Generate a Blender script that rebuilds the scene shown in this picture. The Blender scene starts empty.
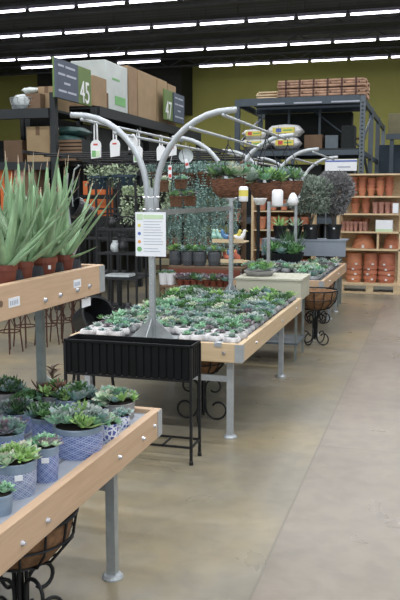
import bpy, math, random
from mathutils import Vector, Matrix, Euler
PI = math.pi
R = random.Random(11)
SC = bpy.context.scene
COL = SC.collection

# ------------------------------------------------------------------ camera
F = 775.0; H = 1.6
PITCH = math.atan(104 / F); YAW = math.atan(232 / (F / math.cos(PITCH)))
cam_d = bpy.data.cameras.new('camera')
cam = bpy.data.objects.new('camera', cam_d); COL.objects.link(cam)
cam.location = (0, 0, H); cam.rotation_euler = (PI/2 - PITCH, 0, YAW)
cam_d.sensor_fit = 'VERTICAL'; cam_d.sensor_height = 36; cam_d.lens = F / 600 * 36
cam_d.clip_end = 200
SC.camera = cam
_cy, _sy, _cp, _sp = math.cos(YAW), math.sin(YAW), math.cos(PITCH), math.sin(PITCH)
_f = Vector((-_sy*_cp, _cy*_cp, -_sp)); _r = Vector((_cy, _sy, 0)); _u = _r.cross(_f)
EYE = Vector((0, 0, H))
def ray(px, py): return _f + _r*((px-200)/F) + _u*((300-py)/F)
def on_z(px, py, z): d = ray(px, py); return EYE + d*((z-H)/d.z)
def on_y(px, py, y): d = ray(px, py); return EYE + d*(y/d.y)
def on_x(px, py, x): d = ray(px, py); return EYE + d*(x/d.x)

# ------------------------------------------------------------------ materials
def _base(name):
    m = bpy.data.materials.new(name); m.use_nodes = True
    nt = m.node_tree; b = nt.nodes['Principled BSDF']
    return m, nt, b
def _n(nt, t, **kw):
    n = nt.nodes.new(t)
    for k, v in kw.items(): setattr(n, k, v)
    return n
def _math(nt, op, a, b=None):
    n = _n(nt, 'ShaderNodeMath', operation=op)
    for i, v in enumerate((a, b)):
        if v is None: continue
        if isinstance(v, (int, float)): n.inputs[i].default_value = v
        else: nt.links.new(v, n.inputs[i])
    return n.outputs[0]
def _coords(nt, scale=(1, 1, 1), kind='Object'):
    tc = _n(nt, 'ShaderNodeTexCoord'); mp = _n(nt, 'ShaderNodeMapping')
    mp.inputs['Scale'].default_value = scale
    nt.links.new(tc.outputs[kind], mp.inputs[0]); return mp.outputs[0]
def _ramp(nt, fac, stops):
    r = _n(nt, 'ShaderNodeValToRGB')
    e = r.color_ramp.elements
    e[0].position, e[0].color = stops[0][0], (*stops[0][1], 1)
    e[1].position, e[1].color = stops[-1][0], (*stops[-1][1], 1)
    for p, c in stops[1:-1]:
        x = e.new(p); x.color = (*c, 1)
    nt.links.new(fac, r.inputs[0]); return r.outputs[0]
def mat(name, c, rough=.6, metal=0, var=.15, scale=8, stretch=(1, 1, 1), bump=0, rand=0, spec=.5):
    """principled with a noise that varies the colour; rand varies it per object"""
    m, nt, b = _base(name)
    b.inputs['Roughness'].default_value = rough; b.inputs['Metallic'].default_value = metal
    b.inputs['Specular IOR Level'].default_value = spec
    no = _n(nt, 'ShaderNodeTexNoise'); no.inputs['Scale'].default_value = scale; no.inputs['Detail'].default_value = 3
    nt.links.new(_coords(nt, stretch), no.inputs['Vector'])
    lo = tuple(max(0, x*(1-var)) for x in c); hi = tuple(min(1, x*(1+var)) for x in c)
    col = _ramp(nt, no.outputs[0], [(.3, lo), (.7, hi)])
    if rand:
        oi = _n(nt, 'ShaderNodeObjectInfo'); hs = _n(nt, 'ShaderNodeHueSaturation')
        nt.links.new(col, hs.inputs['Color'])
        nt.links.new(_math(nt, 'ADD', _math(nt, 'MULTIPLY', oi.outputs['Random'], rand*2), 1-rand), hs.inputs['Value'])
        nt.links.new(_math(nt, 'ADD', _math(nt, 'MULTIPLY', oi.outputs['Random'], rand*.1), .5-rand*.05), hs.inputs['Hue'])
        col = hs.outputs[0]
    nt.links.new(col, b.inputs['Base Color'])
    if bump:
        bp = _n(nt, 'ShaderNodeBump'); bp.inputs['Strength'].default_value = bump; bp.inputs['Distance'].default_value = .01
        nt.links.new(no.outputs[0], bp.inputs['Height']); nt.links.new(bp.outputs[0], b.inputs['Normal'])
    return m
def emis(name, c, s):
    m, nt, b = _base(name)
    b.inputs['Base Color'].default_value = (*c, 1); b.inputs['Emission Color'].default_value = (*c, 1)
    b.inputs['Emission Strength'].default_value = s
    return m
def wood(name, c1, c2, stretch, rough=.55):
    m, nt, b = _base(name); b.inputs['Roughness'].default_value = rough
    no = _n(nt, 'ShaderNodeTexNoise'); no.inputs['Scale'].default_value = 3; no.inputs['Detail'].default_value = 5; no.inputs['Distortion'].default_value = .6
    nt.links.new(_coords(nt, stretch), no.inputs['Vector'])
    col = _ramp(nt, no.outputs[0], [(.3, c1), (.52, c2), (.58, tuple(x*.93 for x in c2)), (.75, c1)])
    nt.links.new(col, b.inputs['Base Color']); return m
def lattice(name, base, line, nu, kz, width=.13, rough=.35):
    """diamond relief running round a pot, from the angle and height of the pot's own coordinates"""
    m, nt, b = _base(name); b.inputs['Roughness'].default_value = rough
    tc = _n(nt, 'ShaderNodeTexCoord'); sp = _n(nt, 'ShaderNodeSeparateXYZ'); nt.links.new(tc.outputs['Object'], sp.inputs[0])
    a = _math(nt, 'MULTIPLY', _math(nt, 'ARCTAN2', sp.outputs[1], sp.outputs[0]), nu/(2*PI))
    h = _math(nt, 'MULTIPLY', sp.outputs[2], kz)
    p = _math(nt, 'PINGPONG', _math(nt, 'ADD', _math(nt, 'ADD', a, h), 40), .5)
    q = _math(nt, 'PINGPONG', _math(nt, 'ADD', _math(nt, 'SUBTRACT', a, h), 40), .5)
    d = _math(nt, 'MINIMUM', p, q)
    d2 = _math(nt, 'MINIMUM', _math(nt, 'ABSOLUTE', _math(nt, 'SUBTRACT', p, .3)), _math(nt, 'ABSOLUTE', _math(nt, 'SUBTRACT', q, .3)))
    dd = _math(nt, 'MINIMUM', d, _math(nt, 'ADD', d2, width*.35))
    col = _ramp(nt, dd, [(width*.55, line), (width, base)])
    nt.links.new(col, b.inputs['Base Color'])
    bp = _n(nt, 'ShaderNodeBump'); bp.inputs['Strength'].default_value = .5; bp.inputs['Distance'].default_value = .003; bp.invert = True
    nt.links.new(dd, bp.inputs['Height']); nt.links.new(bp.outputs[0], b.inputs['Normal'])
    return m
def voronoi(name, c1, c2, scale, rough=.4, t=.28):
    m, nt, b = _base(name); b.inputs['Roughness'].default_value = rough
    v = _n(nt, 'ShaderNodeTexVoronoi', feature='DISTANCE_TO_EDGE'); v.inputs['Scale'].default_value = scale
    nt.links.new(_coords(nt), v.inputs['Vector'])
    col = _ramp(nt, v.outputs['Distance'], [(t*.5, c1), (t*.62, c2)])
    nt.links.new(col, b.inputs['Base Color']); return m
def stripes(name, c1, c2, axis, freq, duty=.5, rough=.6, metal=0):
    m, nt, b = _base(name); b.inputs['Roughness'].default_value = rough; b.inputs['Metallic'].default_value = metal
    tc = _n(nt, 'ShaderNodeTexCoord'); sp = _n(nt, 'ShaderNodeSeparateXYZ'); nt.links.new(tc.outputs['Object'], sp.inputs[0])
    p = _math(nt, 'PINGPONG', _math(nt, 'ADD', _math(nt, 'MULTIPLY', sp.outputs[axis], freq), 400), .5)
    col = _ramp(nt, p, [(duty*.5-.03, c1), (duty*.5+.03, c2)])
    nt.links.new(col, b.inputs['Base Color']); return m

def floor_mat():
    m, nt, b = _base('polished_concrete')
    co = _coords(nt)
    def noise(s, d=4, dist=0):
        n = _n(nt, 'ShaderNodeTexNoise'); n.inputs['Scale'].default_value = s; n.inputs['Detail'].default_value = d; n.inputs['Distortion'].default_value = dist
        nt.links.new(co, n.inputs['Vector']); return n.outputs[0]
    left = _ramp(nt, noise(.8, 6, .15), [(.3, (.165, .155, .125)), (.48, (.225, .205, .155)), (.6, (.275, .23, .145)), (.66, (.25, .225, .165)), (.8, (.27, .25, .21))])
    right = _ramp(nt, noise(.7, 6, .1), [(.3, (.185, .163, .132)), (.55, (.245, .212, .17)), (.75, (.28, .245, .20))])
    sp = _n(nt, 'ShaderNodeSeparateXYZ'); nt.links.new(co, sp.inputs[0])
    side = _math(nt, 'GREATER_THAN', sp.outputs[0], -.64)
    mx = _n(nt, 'ShaderNodeMix', data_type='RGBA'); nt.links.new(side, mx.inputs[0]); nt.links.new(left, mx.inputs[6]); nt.links.new(right, mx.inputs[7])
    # scuffs and pale wear
    fine = _ramp(nt, noise(9, 8, .3), [(.35, (.86, .86, .87)), (.6, (1.06, 1.05, 1.03))])
    mu = _n(nt, 'ShaderNodeMix', data_type='RGBA', blend_type='MULTIPLY'); mu.inputs[0].default_value = .8
    nt.links.new(mx.outputs[2], mu.inputs[6]); nt.links.new(fine, mu.inputs[7])
    # saw-cut control joints
    wob = _math(nt, 'MULTIPLY', _math(nt, 'SUBTRACT', noise(1.5), .5), .02)
    j1 = _math(nt, 'LESS_THAN', _math(nt, 'ABSOLUTE', _math(nt, 'ADD', _math(nt, 'ADD', sp.outputs[0], .64), wob)), .006)
    j2 = _math(nt, 'MULTIPLY', side, _math(nt, 'LESS_THAN', _math(nt, 'ABSOLUTE', _math(nt, 'ADD', _math(nt, 'SUBTRACT', sp.outputs[1], 4.86), wob)), .008))
    j = _math(nt, 'MAXIMUM', j1, _math(nt, 'MULTIPLY', j2, .6))
    mj = _n(nt, 'ShaderNodeMix', data_type='RGBA'); nt.links.new(_math(nt, 'MULTIPLY', j, .85), mj.inputs[0])
    nt.links.new(mu.outputs[2], mj.inputs[6]); mj.inputs[7].default_value = (.16, .14, .11, 1)
    nt.links.new(mj.outputs[2], b.inputs['Base Color'])
    rr = _n(nt, 'ShaderNodeMapRange'); nt.links.new(noise(2.2, 5, .5), rr.inputs[0]); rr.inputs[3].default_value = .2; rr.inputs[4].default_value = .42
    nt.links.new(rr.outputs[0], b.inputs['Roughness'])
    return m

M = {}
M['floor'] = floor_mat()
M['wall'] = mat('olive_wall', (.36, .355, .095), .8, var=.06, scale=.6)
M['wall_grey'] = mat('grey_wall', (.25, .26, .25), .8, var=.06, scale=.6)
M['deck'] = stripes('roof_deck', (.022, .026, .028), (.04, .045, .048), 1, 3.2, .4, .8)
M['truss'] = mat('dark_steel', (.05, .055, .055), .7, var=.1)
M['dark'] = mat('dark_goods_and_shade', (.012, .016, .016), .8, var=.3, scale=3)  # near-black of goods, also painted shade inside the side rack
M['darkbox'] = mat('dark_hung_box', (.018, .018, .015), .9, var=.1)
M['tube'] = emis('lit_tube', (.93, .9, 1.0), 7.0)
M['fix'] = mat('fixture_white', (.25, .24, .3), .5, var=.05)
M['woodY'] = wood('pale_board_long', (.50, .335, .205), (.575, .40, .26), (9, .5, 9))
M['woodX'] = wood('pale_board_cross', (.50, .335, .205), (.575, .40, .26), (.5, 9, 9))
M['woodY2'] = wood('honey_board_long', (.545, .40, .235), (.62, .47, .295), (9, .5, 9))
M['woodX2'] = wood('honey_board_cross', (.545, .40, .235), (.62, .47, .295), (.5, 9, 9))
M['galv'] = mat('galvanised_steel', (.40, .43, .44), .42, .55, var=.12, scale=20)
M['galvd'] = mat('weathered_steel_post', (.23, .26, .245), .5, .4, var=.12, scale=20)
M['alu'] = mat('pale_aluminium', (.43, .46, .48), .4, .35, var=.06, scale=30)
M['zinc'] = mat('zinc_bolt', (.6, .6, .63), .3, .8, var=.05)
M['slat'] = stripes('grey_slatted_top', (.16, .17, .19), (.34, .37, .42), 0, 11, .16, .5)
M['gravel'] = mat('grey_bench_liner', (.12, .12, .125), .9, var=.3, scale=30, bump=.3)
M['fabric'] = mat('charcoal_liner', (.045, .048, .055), .85, var=.15, scale=40)
M['black'] = mat('black_iron', (.008, .009, .011), .45, .2, var=.2, scale=20)
M['blackp'] = mat('black_plastic', (.012, .013, .015), .35, 0, var=.2, scale=20)
M['blackm'] = mat('black_sheet_metal', (.004, .005, .006), .6, 0, spec=.2, var=.2, scale=10)
M['rust'] = mat('rusty_wire', (.075, .035, .025), .8, .2, var=.3, scale=20)
M['soil'] = mat('potting_soil', (.03, .024, .018), .95, var=.4, scale=60, bump=.5)
M['terra'] = mat('terracotta', (.54, .215, .125), .75, var=.14, scale=9, rand=.13)
M['terrad'] = mat('dark_terracotta_plastic', (.19, .05, .028), .5, var=.12, scale=9, rand=.1)
M['pink'] = mat('wrapped_pink_clay', (.50, .27, .22), .35, var=.25, scale=14)
M['coco'] = mat('coco_fibre', (.115, .055, .028), .95, var=.5, scale=45, stretch=(1, 1, 3), bump=.8)
M['cocol'] = mat('coco_liner_tan', (.20, .105, .05), .95, var=.35, scale=35, bump=.6)
M['wicker'] = mat('woven_brown', (.15, .065, .036), .9, var=.6, scale=26, stretch=(1, 1, 4.5), bump=.8)
M['white'] = mat('white_plastic', (.78, .79, .80), .4, var=.03)
M['paper'] = mat('white_paper', (.80, .83, .86), .5, var=.02)
M['cloudy'] = mat('cloudy_clear_plastic', (.52, .56, .57), .2, var=.15, scale=30)
M['ink'] = mat('grey_print', (.42, .45, .52), .7, var=.03)
M['inkg'] = mat('green_print', (.18, .42, .16), .7, var=.05)
M['inklg'] = mat('pale_green_print', (.55, .70, .46), .7, var=.05)
M['inkr'] = mat('red_print', (.6, .08, .07), .6, var=.05)
M['inkb'] = mat('blue_print', (.10, .16, .45), .6, var=.05)
M['inko'] = mat('orange_print', (.72, .32, .10), .6, var=.05)
M['inky'] = mat('yellow_print', (.72, .62, .12), .6, var=.05)
M['signg'] = mat('green_sign_board', (.115, .185, .05), .6, var=.05)
M['signb'] = mat('slate_blue_sign_panel', (.065, .085, .12), .6, var=.05)
M['card'] = mat('cardboard', (.31, .215, .125), .85, var=.08, scale=5, rand=.15)
M['carddark'] = mat('brown_cardboard', (.16, .10, .06), .85, var=.1, scale=5)
M['wrap'] = mat('white_wrap', (.50, .55, .53), .4, var=.08, scale=4)
M['teal'] = mat('teal_bag', (.02, .06, .055), .5, var=.4, scale=9)
M['rackdark'] = mat('dark_rack_steel', (.016, .020, .022), .6, .1, var=.1)
M['rackblue'] = mat('slate_rack_steel', (.06, .08, .10), .5, .2, var=.1)
M['rackgrey'] = mat('grey_rack_steel', (.11, .135, .155), .5, .2, var=.1)
M['stake'] = mat('pink_timber', (.42, .26, .175), .8, var=.3, scale=10)
M['strap'] = mat('dark_strap', (.10, .05, .04), .8)
M['pine'] = wood('pale_pine', (.56, .41, .235), (.68, .53, .33), (2, 2, 5))
M['beige'] = mat('cream_paint', (.47, .465, .37), .6, var=.05, scale=6)
M['bluegrey'] = mat('blue_grey_paint', (.24, .28, .33), .6, var=.06, scale=6)
M['orange'] = mat('orange_carton', (.55, .13, .03), .7, var=.1)
M['navy'] = mat('navy_plastic', (.022, .045, .07), .4, var=.15)
M['glaze'] = lattice('blue_lattice_glaze', (.115, .155, .37), (.36, .43, .64), 9, 34, .10)
M['glaze2'] = lattice('pale_blue_lattice_glaze', (.18, .225, .39), (.44, .50, .63), 11, 34, .11)
M['rim'] = mat('grey_blue_rim_glaze', (.235, .31, .40), .35, var=.12, scale=12)
M['leafpot'] = voronoi('blue_white_mosaic_glaze', (.72, .77, .86), (.09, .12, .36), 55)
M['concrete'] = mat('grey_concrete', (.28, .275, .27), .85, var=.18, scale=14, bump=.2)
M['diamond'] = lattice('charcoal_white_diamond', (.42, .44, .45), (.055, .062, .07), 14, 46, .30, .6)
M['stone'] = mat('pebble_grey', (.30, .31, .32), .85, var=.35, scale=11, bump=.3, rand=.28)
M['stonew'] = mat('pale_rock', (.50, .49, .49), .8, var=.35, scale=13, bump=.5, rand=.2)
LEAF = dict(
  green=((.10, .20, .075), (.05, .12, .04)), mint=((.20, .36, .235), (.18, .30, .2)), blue=((.15, .255, .225), (.2, .24, .24)),
  grey=((.225, .29, .26), (.24, .27, .25)), purple=((.175, .175, .18), (.15, .10, .125)), lime=((.21, .33, .12), (.18, .30, .10)),
  pale=((.33, .45, .315), (.36, .36, .28)), dark=((.055, .12, .05), (.03, .07, .03)), red=((.12, .085, .06), (.17, .07, .05)))
for k, (a, t) in LEAF.items():
    a = tuple(min(.75, x*1.55) for x in a); t = tuple(min(.75, x*1.45) for x in t)
    M['l_'+k] = mat(k+'_leaf', a, .5, var=.25, scale=25, rand=.18); M['t_'+k] = mat(k+'_leaf_tip', t, .5, var=.2, scale=25)
M['aloe'] = mat('aloe_leaf', (.26, .40, .225), .4, var=.38, scale=9, stretch=(3, 3, .6), rand=.12)
M['aloetip'] = mat('aloe_leaf_tip', (.30, .23, .15), .5, var=.2)
M['silver'] = mat('silver_blue_leaf', (.25, .38, .34), .6, var=.35, scale=6)
M['trail'] = mat('trailing_pale_leaf', (.36, .44, .29), .6, var=.6, scale=30)
M['olive'] = mat('olive_grey_leaf', (.27, .325, .27), .7, var=.45, scale=14)
M['smoke'] = mat('smoky_leaf', (.22, .22, .225), .7, var=.45, scale=14)
M['bark'] = mat('grey_bark', (.13, .11, .09), .9, var=.3, scale=30)
M['rackshade'] = stripes('rack_shade_board', (.012, .014, .014), (.02, .022, .022), 0, 2.0, .3, .8)  # near-black stripes put the racks' inner shade into the colour
M['olivebox'] = mat('olive_grey_board', (.19, .175, .10), .8, var=.08)

# ------------------------------------------------------------------ mesh building
class MB:
    def __init__(s): s.v, s.f, s.m = [], [], []
    def _add(s, vs, fs, mat):
        o = len(s.v); s.v += [tuple(p) for p in vs]
        for f in fs: s.f.append(tuple(i+o for i in f)); s.m.append(mat)
    def box(s, c, d, mat=0, rot=None):
        hx, hy, hz = d[0]/2, d[1]/2, d[2]/2
        vs = [Vector((x, y, z)) for x in (-hx, hx) for y in (-hy, hy) for z in (-hz, hz)]
        if rot is not None: vs = [rot @ v for v in vs]
        vs = [v + Vector(c) for v in vs]
        s._add(vs, [(0,1,3,2), (4,6,7,5), (0,4,5,1), (2,3,7,6), (0,2,6,4), (1,5,7,3)], mat); return s
    def bx(s, x0, x1, y0, y1, z0, z1, mat=0):
        return s.box(((x0+x1)/2, (y0+y1)/2, (z0+z1)/2), (abs(x1-x0), abs(y1-y0), abs(z1-z0)), mat)
    def tube(s, pts, r, n=6, mat=0, closed=False):
        pts = [Vector(p) for p in pts]; k = len(pts)
        rs = r if isinstance(r, (list, tuple)) else [r]*k
        prev = None; rings = []
        for i, p in enumerate(pts):
            if closed: t = pts[(i+1) % k] - pts[i-1]
            else: t = pts[min(i+1, k-1)] - pts[max(i-1, 0)]
            t.normalize()
            if prev is None:
                a = Vector((0, 0, 1)) if abs(t.z) < .9 else Vector((1, 0, 0))
                prev = a - t*a.dot(t)
            else: prev = prev - t*prev.dot(t)
            if prev.length < 1e-6: prev = Vector((1, 0, 0)) - t*t.x
            prev.normalize(); b = t.cross(prev)
            rings.append([p + (prev*math.cos(2*PI*j/n+PI/n) + b*math.sin(2*PI*j/n+PI/n))*rs[i] for j in range(n)])
        vs = [v for rg in rings for v in rg]; fs = []
        for i in range(k if closed else k-1):
            a, b2 = i*n, ((i+1) % k)*n
            for j in range(n): fs.append((a+j, a+(j+1) % n, b2+(j+1) % n, b2+j))
        if not closed: fs += [tuple(range(n))[::-1], tuple((k-1)*n+j for j in range(n))]
        s._add(vs, fs, mat); return s
    def lathe(s, prof, n=20, c=(0, 0, 0), mat=0, mats=None, wob=None):
        vs, fs, ms = [], [], []
        c = Vector(c); k = len(prof)
        for i, (r, z) in enumerate(prof):
            for j in range(n):
                a = 2*PI*j/n; rr = r*(wob(a, z) if wob else 1)
                vs.append(c + Vector((rr*math.cos(a), rr*math.sin(a), z)))
        o = len(s.v); s.v += [tuple(p) for p in vs]
        for i in range(k-1):
            for j in range(n):
                s.f.append((o+i*n+j, o+i*n+(j+1) % n, o+(i+1)*n+(j+1) % n, o+(i+1)*n+j)); s.m.append(mats[i] if mats else mat)
        s.f.append(tuple(o+j for j in range(n))[::-1]); s.m.append(mats[0] if mats else mat)
        s.f.append(tuple(o+(k-1)*n+j for j in range(n))); s.m.append(mats[-1] if mats else mat)
        return s
    def blade(s, p0, p1, p2, w, th, segs=6, mat=0, tip=None, prof=None, ch=.5):
        """a fleshy leaf along a bezier p0-p1-p2: tapering, channelled on top, keeled below"""
        p0, p1, p2 = Vector(p0), Vector(p1), Vector(p2)
        side0 = (p1-p0).cross(Vector((0, 0, 1)))
        if side0.length < 1e-5: side0 = Vector((1, 0, 0))
        o = len(s.v); side0.normalize()
        for i in range(segs+1):
            t = i/segs; p = p0*(1-t)**2 + p1*2*t*(1-t) + p2*t*t
            tg = ((p1-p0)*(1-t) + (p2-p1)*t).normalized()
            sd = (side0 - tg*side0.dot(tg)).normalized(); nr = sd.cross(tg)
            if nr.z < 0: nr = -nr
            k = prof(t) if prof else max(.03, (1-t)**.75)
            hw, ht = w*k/2, th*(max(.05, k))
            s.v += [tuple(p - sd*hw + nr*ht*ch), tuple(p + nr*ht*.1), tuple(p + sd*hw + nr*ht*ch), tuple(p - nr*ht)]
        for i in range(segs):
            a, b = o+i*4, o+i*4+4
            for j in range(4):
                s.f.append((a+j, a+(j+1) % 4, b+(j+1) % 4, b+j)); s.m.append(tip if (tip is not None and i >= segs-1) else mat)
        s.f.append((o+3, o+2, o+1, o)); s.m.append(mat)
        s.f.append(tuple(o+segs*4+j for j in range(4))); s.m.append(mat)
        return s
    def leaflet(s, p, d, L, w, mat=0):
        """a small folded leaf"""
        p = Vector(p); d = Vector(d).normalized(); sd = d.cross(Vector((R.uniform(-1, 1), R.uniform(-1, 1), R.uniform(-1, 1))))
        if sd.length < 1e-4: sd = Vector((1, 0, 0))
        sd.normalize(); nr = sd.cross(d)
        o = len(s.v); m = p + d*L*.5
        s.v += [tuple(p), tuple(m+sd*w/2+nr*w*.2), tuple(p+d*L), tuple(m-sd*w/2+nr*w*.2)]
        s.f += [(o, o+1, o+2), (o, o+2, o+3)]; s.m += [mat, mat]; return s
    def merge(s, other, mtx=None, matmap=None):
        vs = [Vector(v) for v in other.v]
        if mtx is not None: vs = [mtx @ v for v in vs]
        o = len(s.v); s.v += [tuple(v) for v in vs]
        for f, m in zip(other.f, other.m): s.f.append(tuple(i+o for i in f)); s.m.append(matmap[m] if matmap else m)
        return s
    def mesh(s, name, mats, smooth=False):
        me = bpy.data.meshes.new(name); me.from_pydata(s.v, [], s.f)
        for m in mats: me.materials.append(M[m] if isinstance(m, str) else m)
        me.polygons.foreach_set('material_index', s.m)
        if smooth:
            me.polygons.foreach_set('use_smooth', [True]*len(s.f))
        me.update()
        return me
def add(name, mesh, parent=None, loc=(0, 0, 0), rot=(0, 0, 0), scale=1, label=None):
    o = bpy.data.objects.new(name, mesh); COL.objects.link(o)
    o.location = loc; o.rotation_euler = rot
    o.scale = scale if isinstance(scale, (tuple, list)) else (scale,)*3
    if parent: o.parent = parent
    if label: o['label'] = label
    return o
def part(name, mb, mats, parent=None, smooth=False, label=None, **kw):
    if isinstance(mats, str): mats = [mats]
    return add(name, mb.mesh(name, mats, smooth), parent, label=label, **kw)
def tag(o, label, cat, group=None):
    assert 4 <= len(label.split()) <= 16, label
    o['label'] = label; o['category'] = cat
    if group: o['group'] = group
    return o
def thing(name, label, cat, loc=(0, 0, 0), rotz=0, group=None):
    o = bpy.data.objects.new(name, None); COL.objects.link(o); o.empty_display_size = .05
    o.location = loc; o.rotation_euler = (0, 0, rotz); return tag(o, label, cat, group)
def struct(name, mb, mats, **kw):
    o = part(name, mb, mats, **kw); o['kind'] = 'structure'; return o
def bevel(o, w=.004, seg=2):
    md = o.modifiers.new('bevel', 'BEVEL'); md.width = w; md.segments = seg; md.limit_method = 'ANGLE'; return o
def copy_tree(o, parent=None):
    c = o.copy(); COL.objects.link(c)
    if parent: c.parent = parent
    for ch in list(o.children): copy_tree(ch, c)
    return c
def text_mesh(s, size, ext=.002, align='CENTER'):
    cu = bpy.data.curves.new('txt', 'FONT'); cu.body = s; cu.size = size; cu.extrude = ext; cu.align_x = align; cu.align_y = 'CENTER'
    ob = bpy.data.objects.new('txt', cu); COL.objects.link(ob)
    dg = bpy.context.evaluated_depsgraph_get(); me = bpy.data.meshes.new_from_object(ob.evaluated_get(dg))
    bpy.data.objects.remove(ob); return me
ORD = ['first', 'second', 'third', 'fourth', 'fifth', 'sixth', 'seventh', 'eighth', 'ninth', 'tenth', 'eleventh', 'twelfth', 'thirteenth', 'fourteenth', 'fifteenth', 'sixteenth', 'seventeenth', 'eighteenth', 'nineteenth', 'twentieth']

# ------------------------------------------------------------------ setting
XL, XR, YB, ZC = -18.0, 9.0, 28.0, 6.35
struct('floor', MB().bx(XL, XR, -6, YB, -.1, 0), 'floor')
struct('ceiling', MB().bx(XL, XR, -2.5, YB, ZC, ZC+.1), 'deck')
struct('wall_back', MB().bx(XL, XR, YB, YB+.1, 0, ZC), 'wall')
struct('wall_left', MB().bx(XL-.1, XL, -2.5, YB, 0, ZC), 'wall_grey')
struct('wall_right', MB().bx(XR, XR+.1, 4, YB, 0, ZC), 'wall_grey')
a, b = on_y(37, 70, 26.6), on_y(181, 87, 26.6)
struct('trim_1', MB().bx(a.x, b.x, 26.6, 27.98, 4.55, ZC-.02), 'darkbox')  # dark box hung under the ceiling in front of the back wall
# open-web roof trusses under the deck
for i, y in enumerate((13.2, 15.6, 18.0, 21.0, 23.4, 26.2)):
    mb = MB(); zb, zt = 6.0, ZC-.03
    mb.bx(XL+.02, XR-.02, y-.04, y+.04, zt-.06, zt); mb.bx(XL+.02, XR-.02, y-.04, y+.04, zb, zb+.06)
    x = XL+.3; up = True
    while x < XR-1:
        mb.tube([(x, y, zb+.03 if up else zt-.03), (x+.55, y, zt-.03 if up else zb+.03)], .022, 5); x += .55; up = not up
    struct('trim_%d' % (i+2), mb, 'truss')
# fluorescent strips
def light_meshes(L):
    h = MB().bx(-L/2, L/2, -.04, .04, .025, .05); h.bx(-L/2, L/2, -.02, .02, .05, .10)
    t = MB().tube([(-L/2+.03, 0, 0), (L/2-.03, 0, 0)], .026, 8)
    r = MB().tube([(0, 0, .1), (0, 0, .38)], .008, 4)
    return h.mesh('housing', ['fix']), t.mesh('tube', ['tube'], True), r.mesh('hanging_rod', ['truss'])
LM = {L: light_meshes(L) for L in (1.17, 1.5)}
rows = [(16.78, -11.6, -3.4, 1.17), (19.35, -13.2, 1.5, 1.17), (22.6, -15.2, 2.0, 1.17), (25.5, on_y(199, 65, 25.5).x, 2.0, 1.17),
        (24.1, on_y(21, 66, 24.1).x, on_y(56, 66, 24.1).x, 1.5), (24.1, on_y(117, 62, 24.1).x, on_y(155, 62, 24.1).x, 1.5)]
names = ['nearest', 'second nearest', 'third nearest', 'farthest right', 'far left', 'far middle']
for ri, (y, x0, x1, L) in enumerate(rows):
    x = x0 + L/2
    while x < x1:
        t = thing('strip_light', 'white fluorescent strip light in the %s row under the dark ceiling' % names[ri], 'ceiling light', (x, y, 5.87), 0, 'strip lights of the %s row' % names[ri])
        for nm, me in zip(('housing', 'lit_tube', 'hanging_rod'), LM[L]): add(nm, me, t) if nm != 'hanging_rod' else [add(nm, me, t, (dx, 0, 0)) for dx in (-L*.35, L*.35)]
        x += L + .07

# ------------------------------------------------------------------ left dark racks
rackZ = 2.95
def dark_rack():
    t = thing('pallet_rack', 'long dark pallet rack running away along the left aisle below the cardboard boxes', 'rack', (-4.9, 11.0, 0))
    L = 5.5
    for k in range(4):
        y = k*L/3
        part('upright', MB().bx(-.09, 0, y, y+.09, 0, 2.93), 'rackdark', t); part('upright', MB().bx(-1.2, -1.11, y, y+.09, 0, 2.93), 'rackdark', t)
    for z, h in ((2.80, .15), (1.95, .12), (.9, .12)):
        part('beam', MB().bx(-.05, .03, .09, L, z, z+h), 'rackdark', t)
        part('deck', MB().bx(-1.15, -.05, .05, L, z+h-.04, z+h), 'rackdark', t)
    part('back_panel', MB().bx(-1.28, -1.22, .0, L, 0, 2.9), 'rackshade', t)  # added dark sheet that stands in for the shade inside this rack
dark_rack()
t = thing('pallet_rack', 'dark pallet rack facing the camera at the left behind the aloe plants', 'rack', (-6.6, 9.8, 0))
for x in (-1.7, 1.63):
    part('upright', MB().bx(x-.08, x, 0, .09, 0, 3.0), 'rackdark', t)
for z, h in ((2.66, .13), (1.96, .11), (.9, .11)):
    part('beam', MB().bx(-1.7, 1.55, -.04, .02, z, z+h), 'rackdark', t)
    part('deck', MB().bx(-1.7, 1.55, .02, 1.0, z+h-.03, z+h), 'rackdark', t)
part('brace', MB().tube([(.62, .9, 2.05), (1.0, .9, 2.6)], .03, 5), 'rackdark', t)
part('back_panel', MB().bx(-1.7, 1.55, 1.05, 1.1, 0, 2.45), 'rackshade', t)  # dark sheet added behind the goods as painted rack shade

def carton(name, label, x0, x1, y0, y1, z0, z1, m='card', cat='box', group=None, tape=True):
    t = thing(name, label, cat, ((x0+x1)/2, (y0+y1)/2, z0), 0, group)
    w, d, h = x1-x0, y1-y0, z1-z0
    bevel(part('carton', MB().bx(-w/2, w/2, -d/2, d/2, 0, h), m, t), .008)
    if tape:
        part('tape', MB().bx(-.03, .03, -d/2-.004, d/2+.004, h-.001, h+.003).bx(-.03, .03, -d/2-.004, -d/2-.001, h*.75, h+.003), 'carddark', t)
    return t
def carton_px(name, label, x0, y0, x1, y1, Y, depth, zbase=None, **kw):
    a, b = on_y(x0, y1, Y), on_y(x1, y0, Y)
    return carton(name, label, a.x, b.x, Y, Y+depth, a.z if zbase is None else zbase, b.z, **kw)
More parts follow.
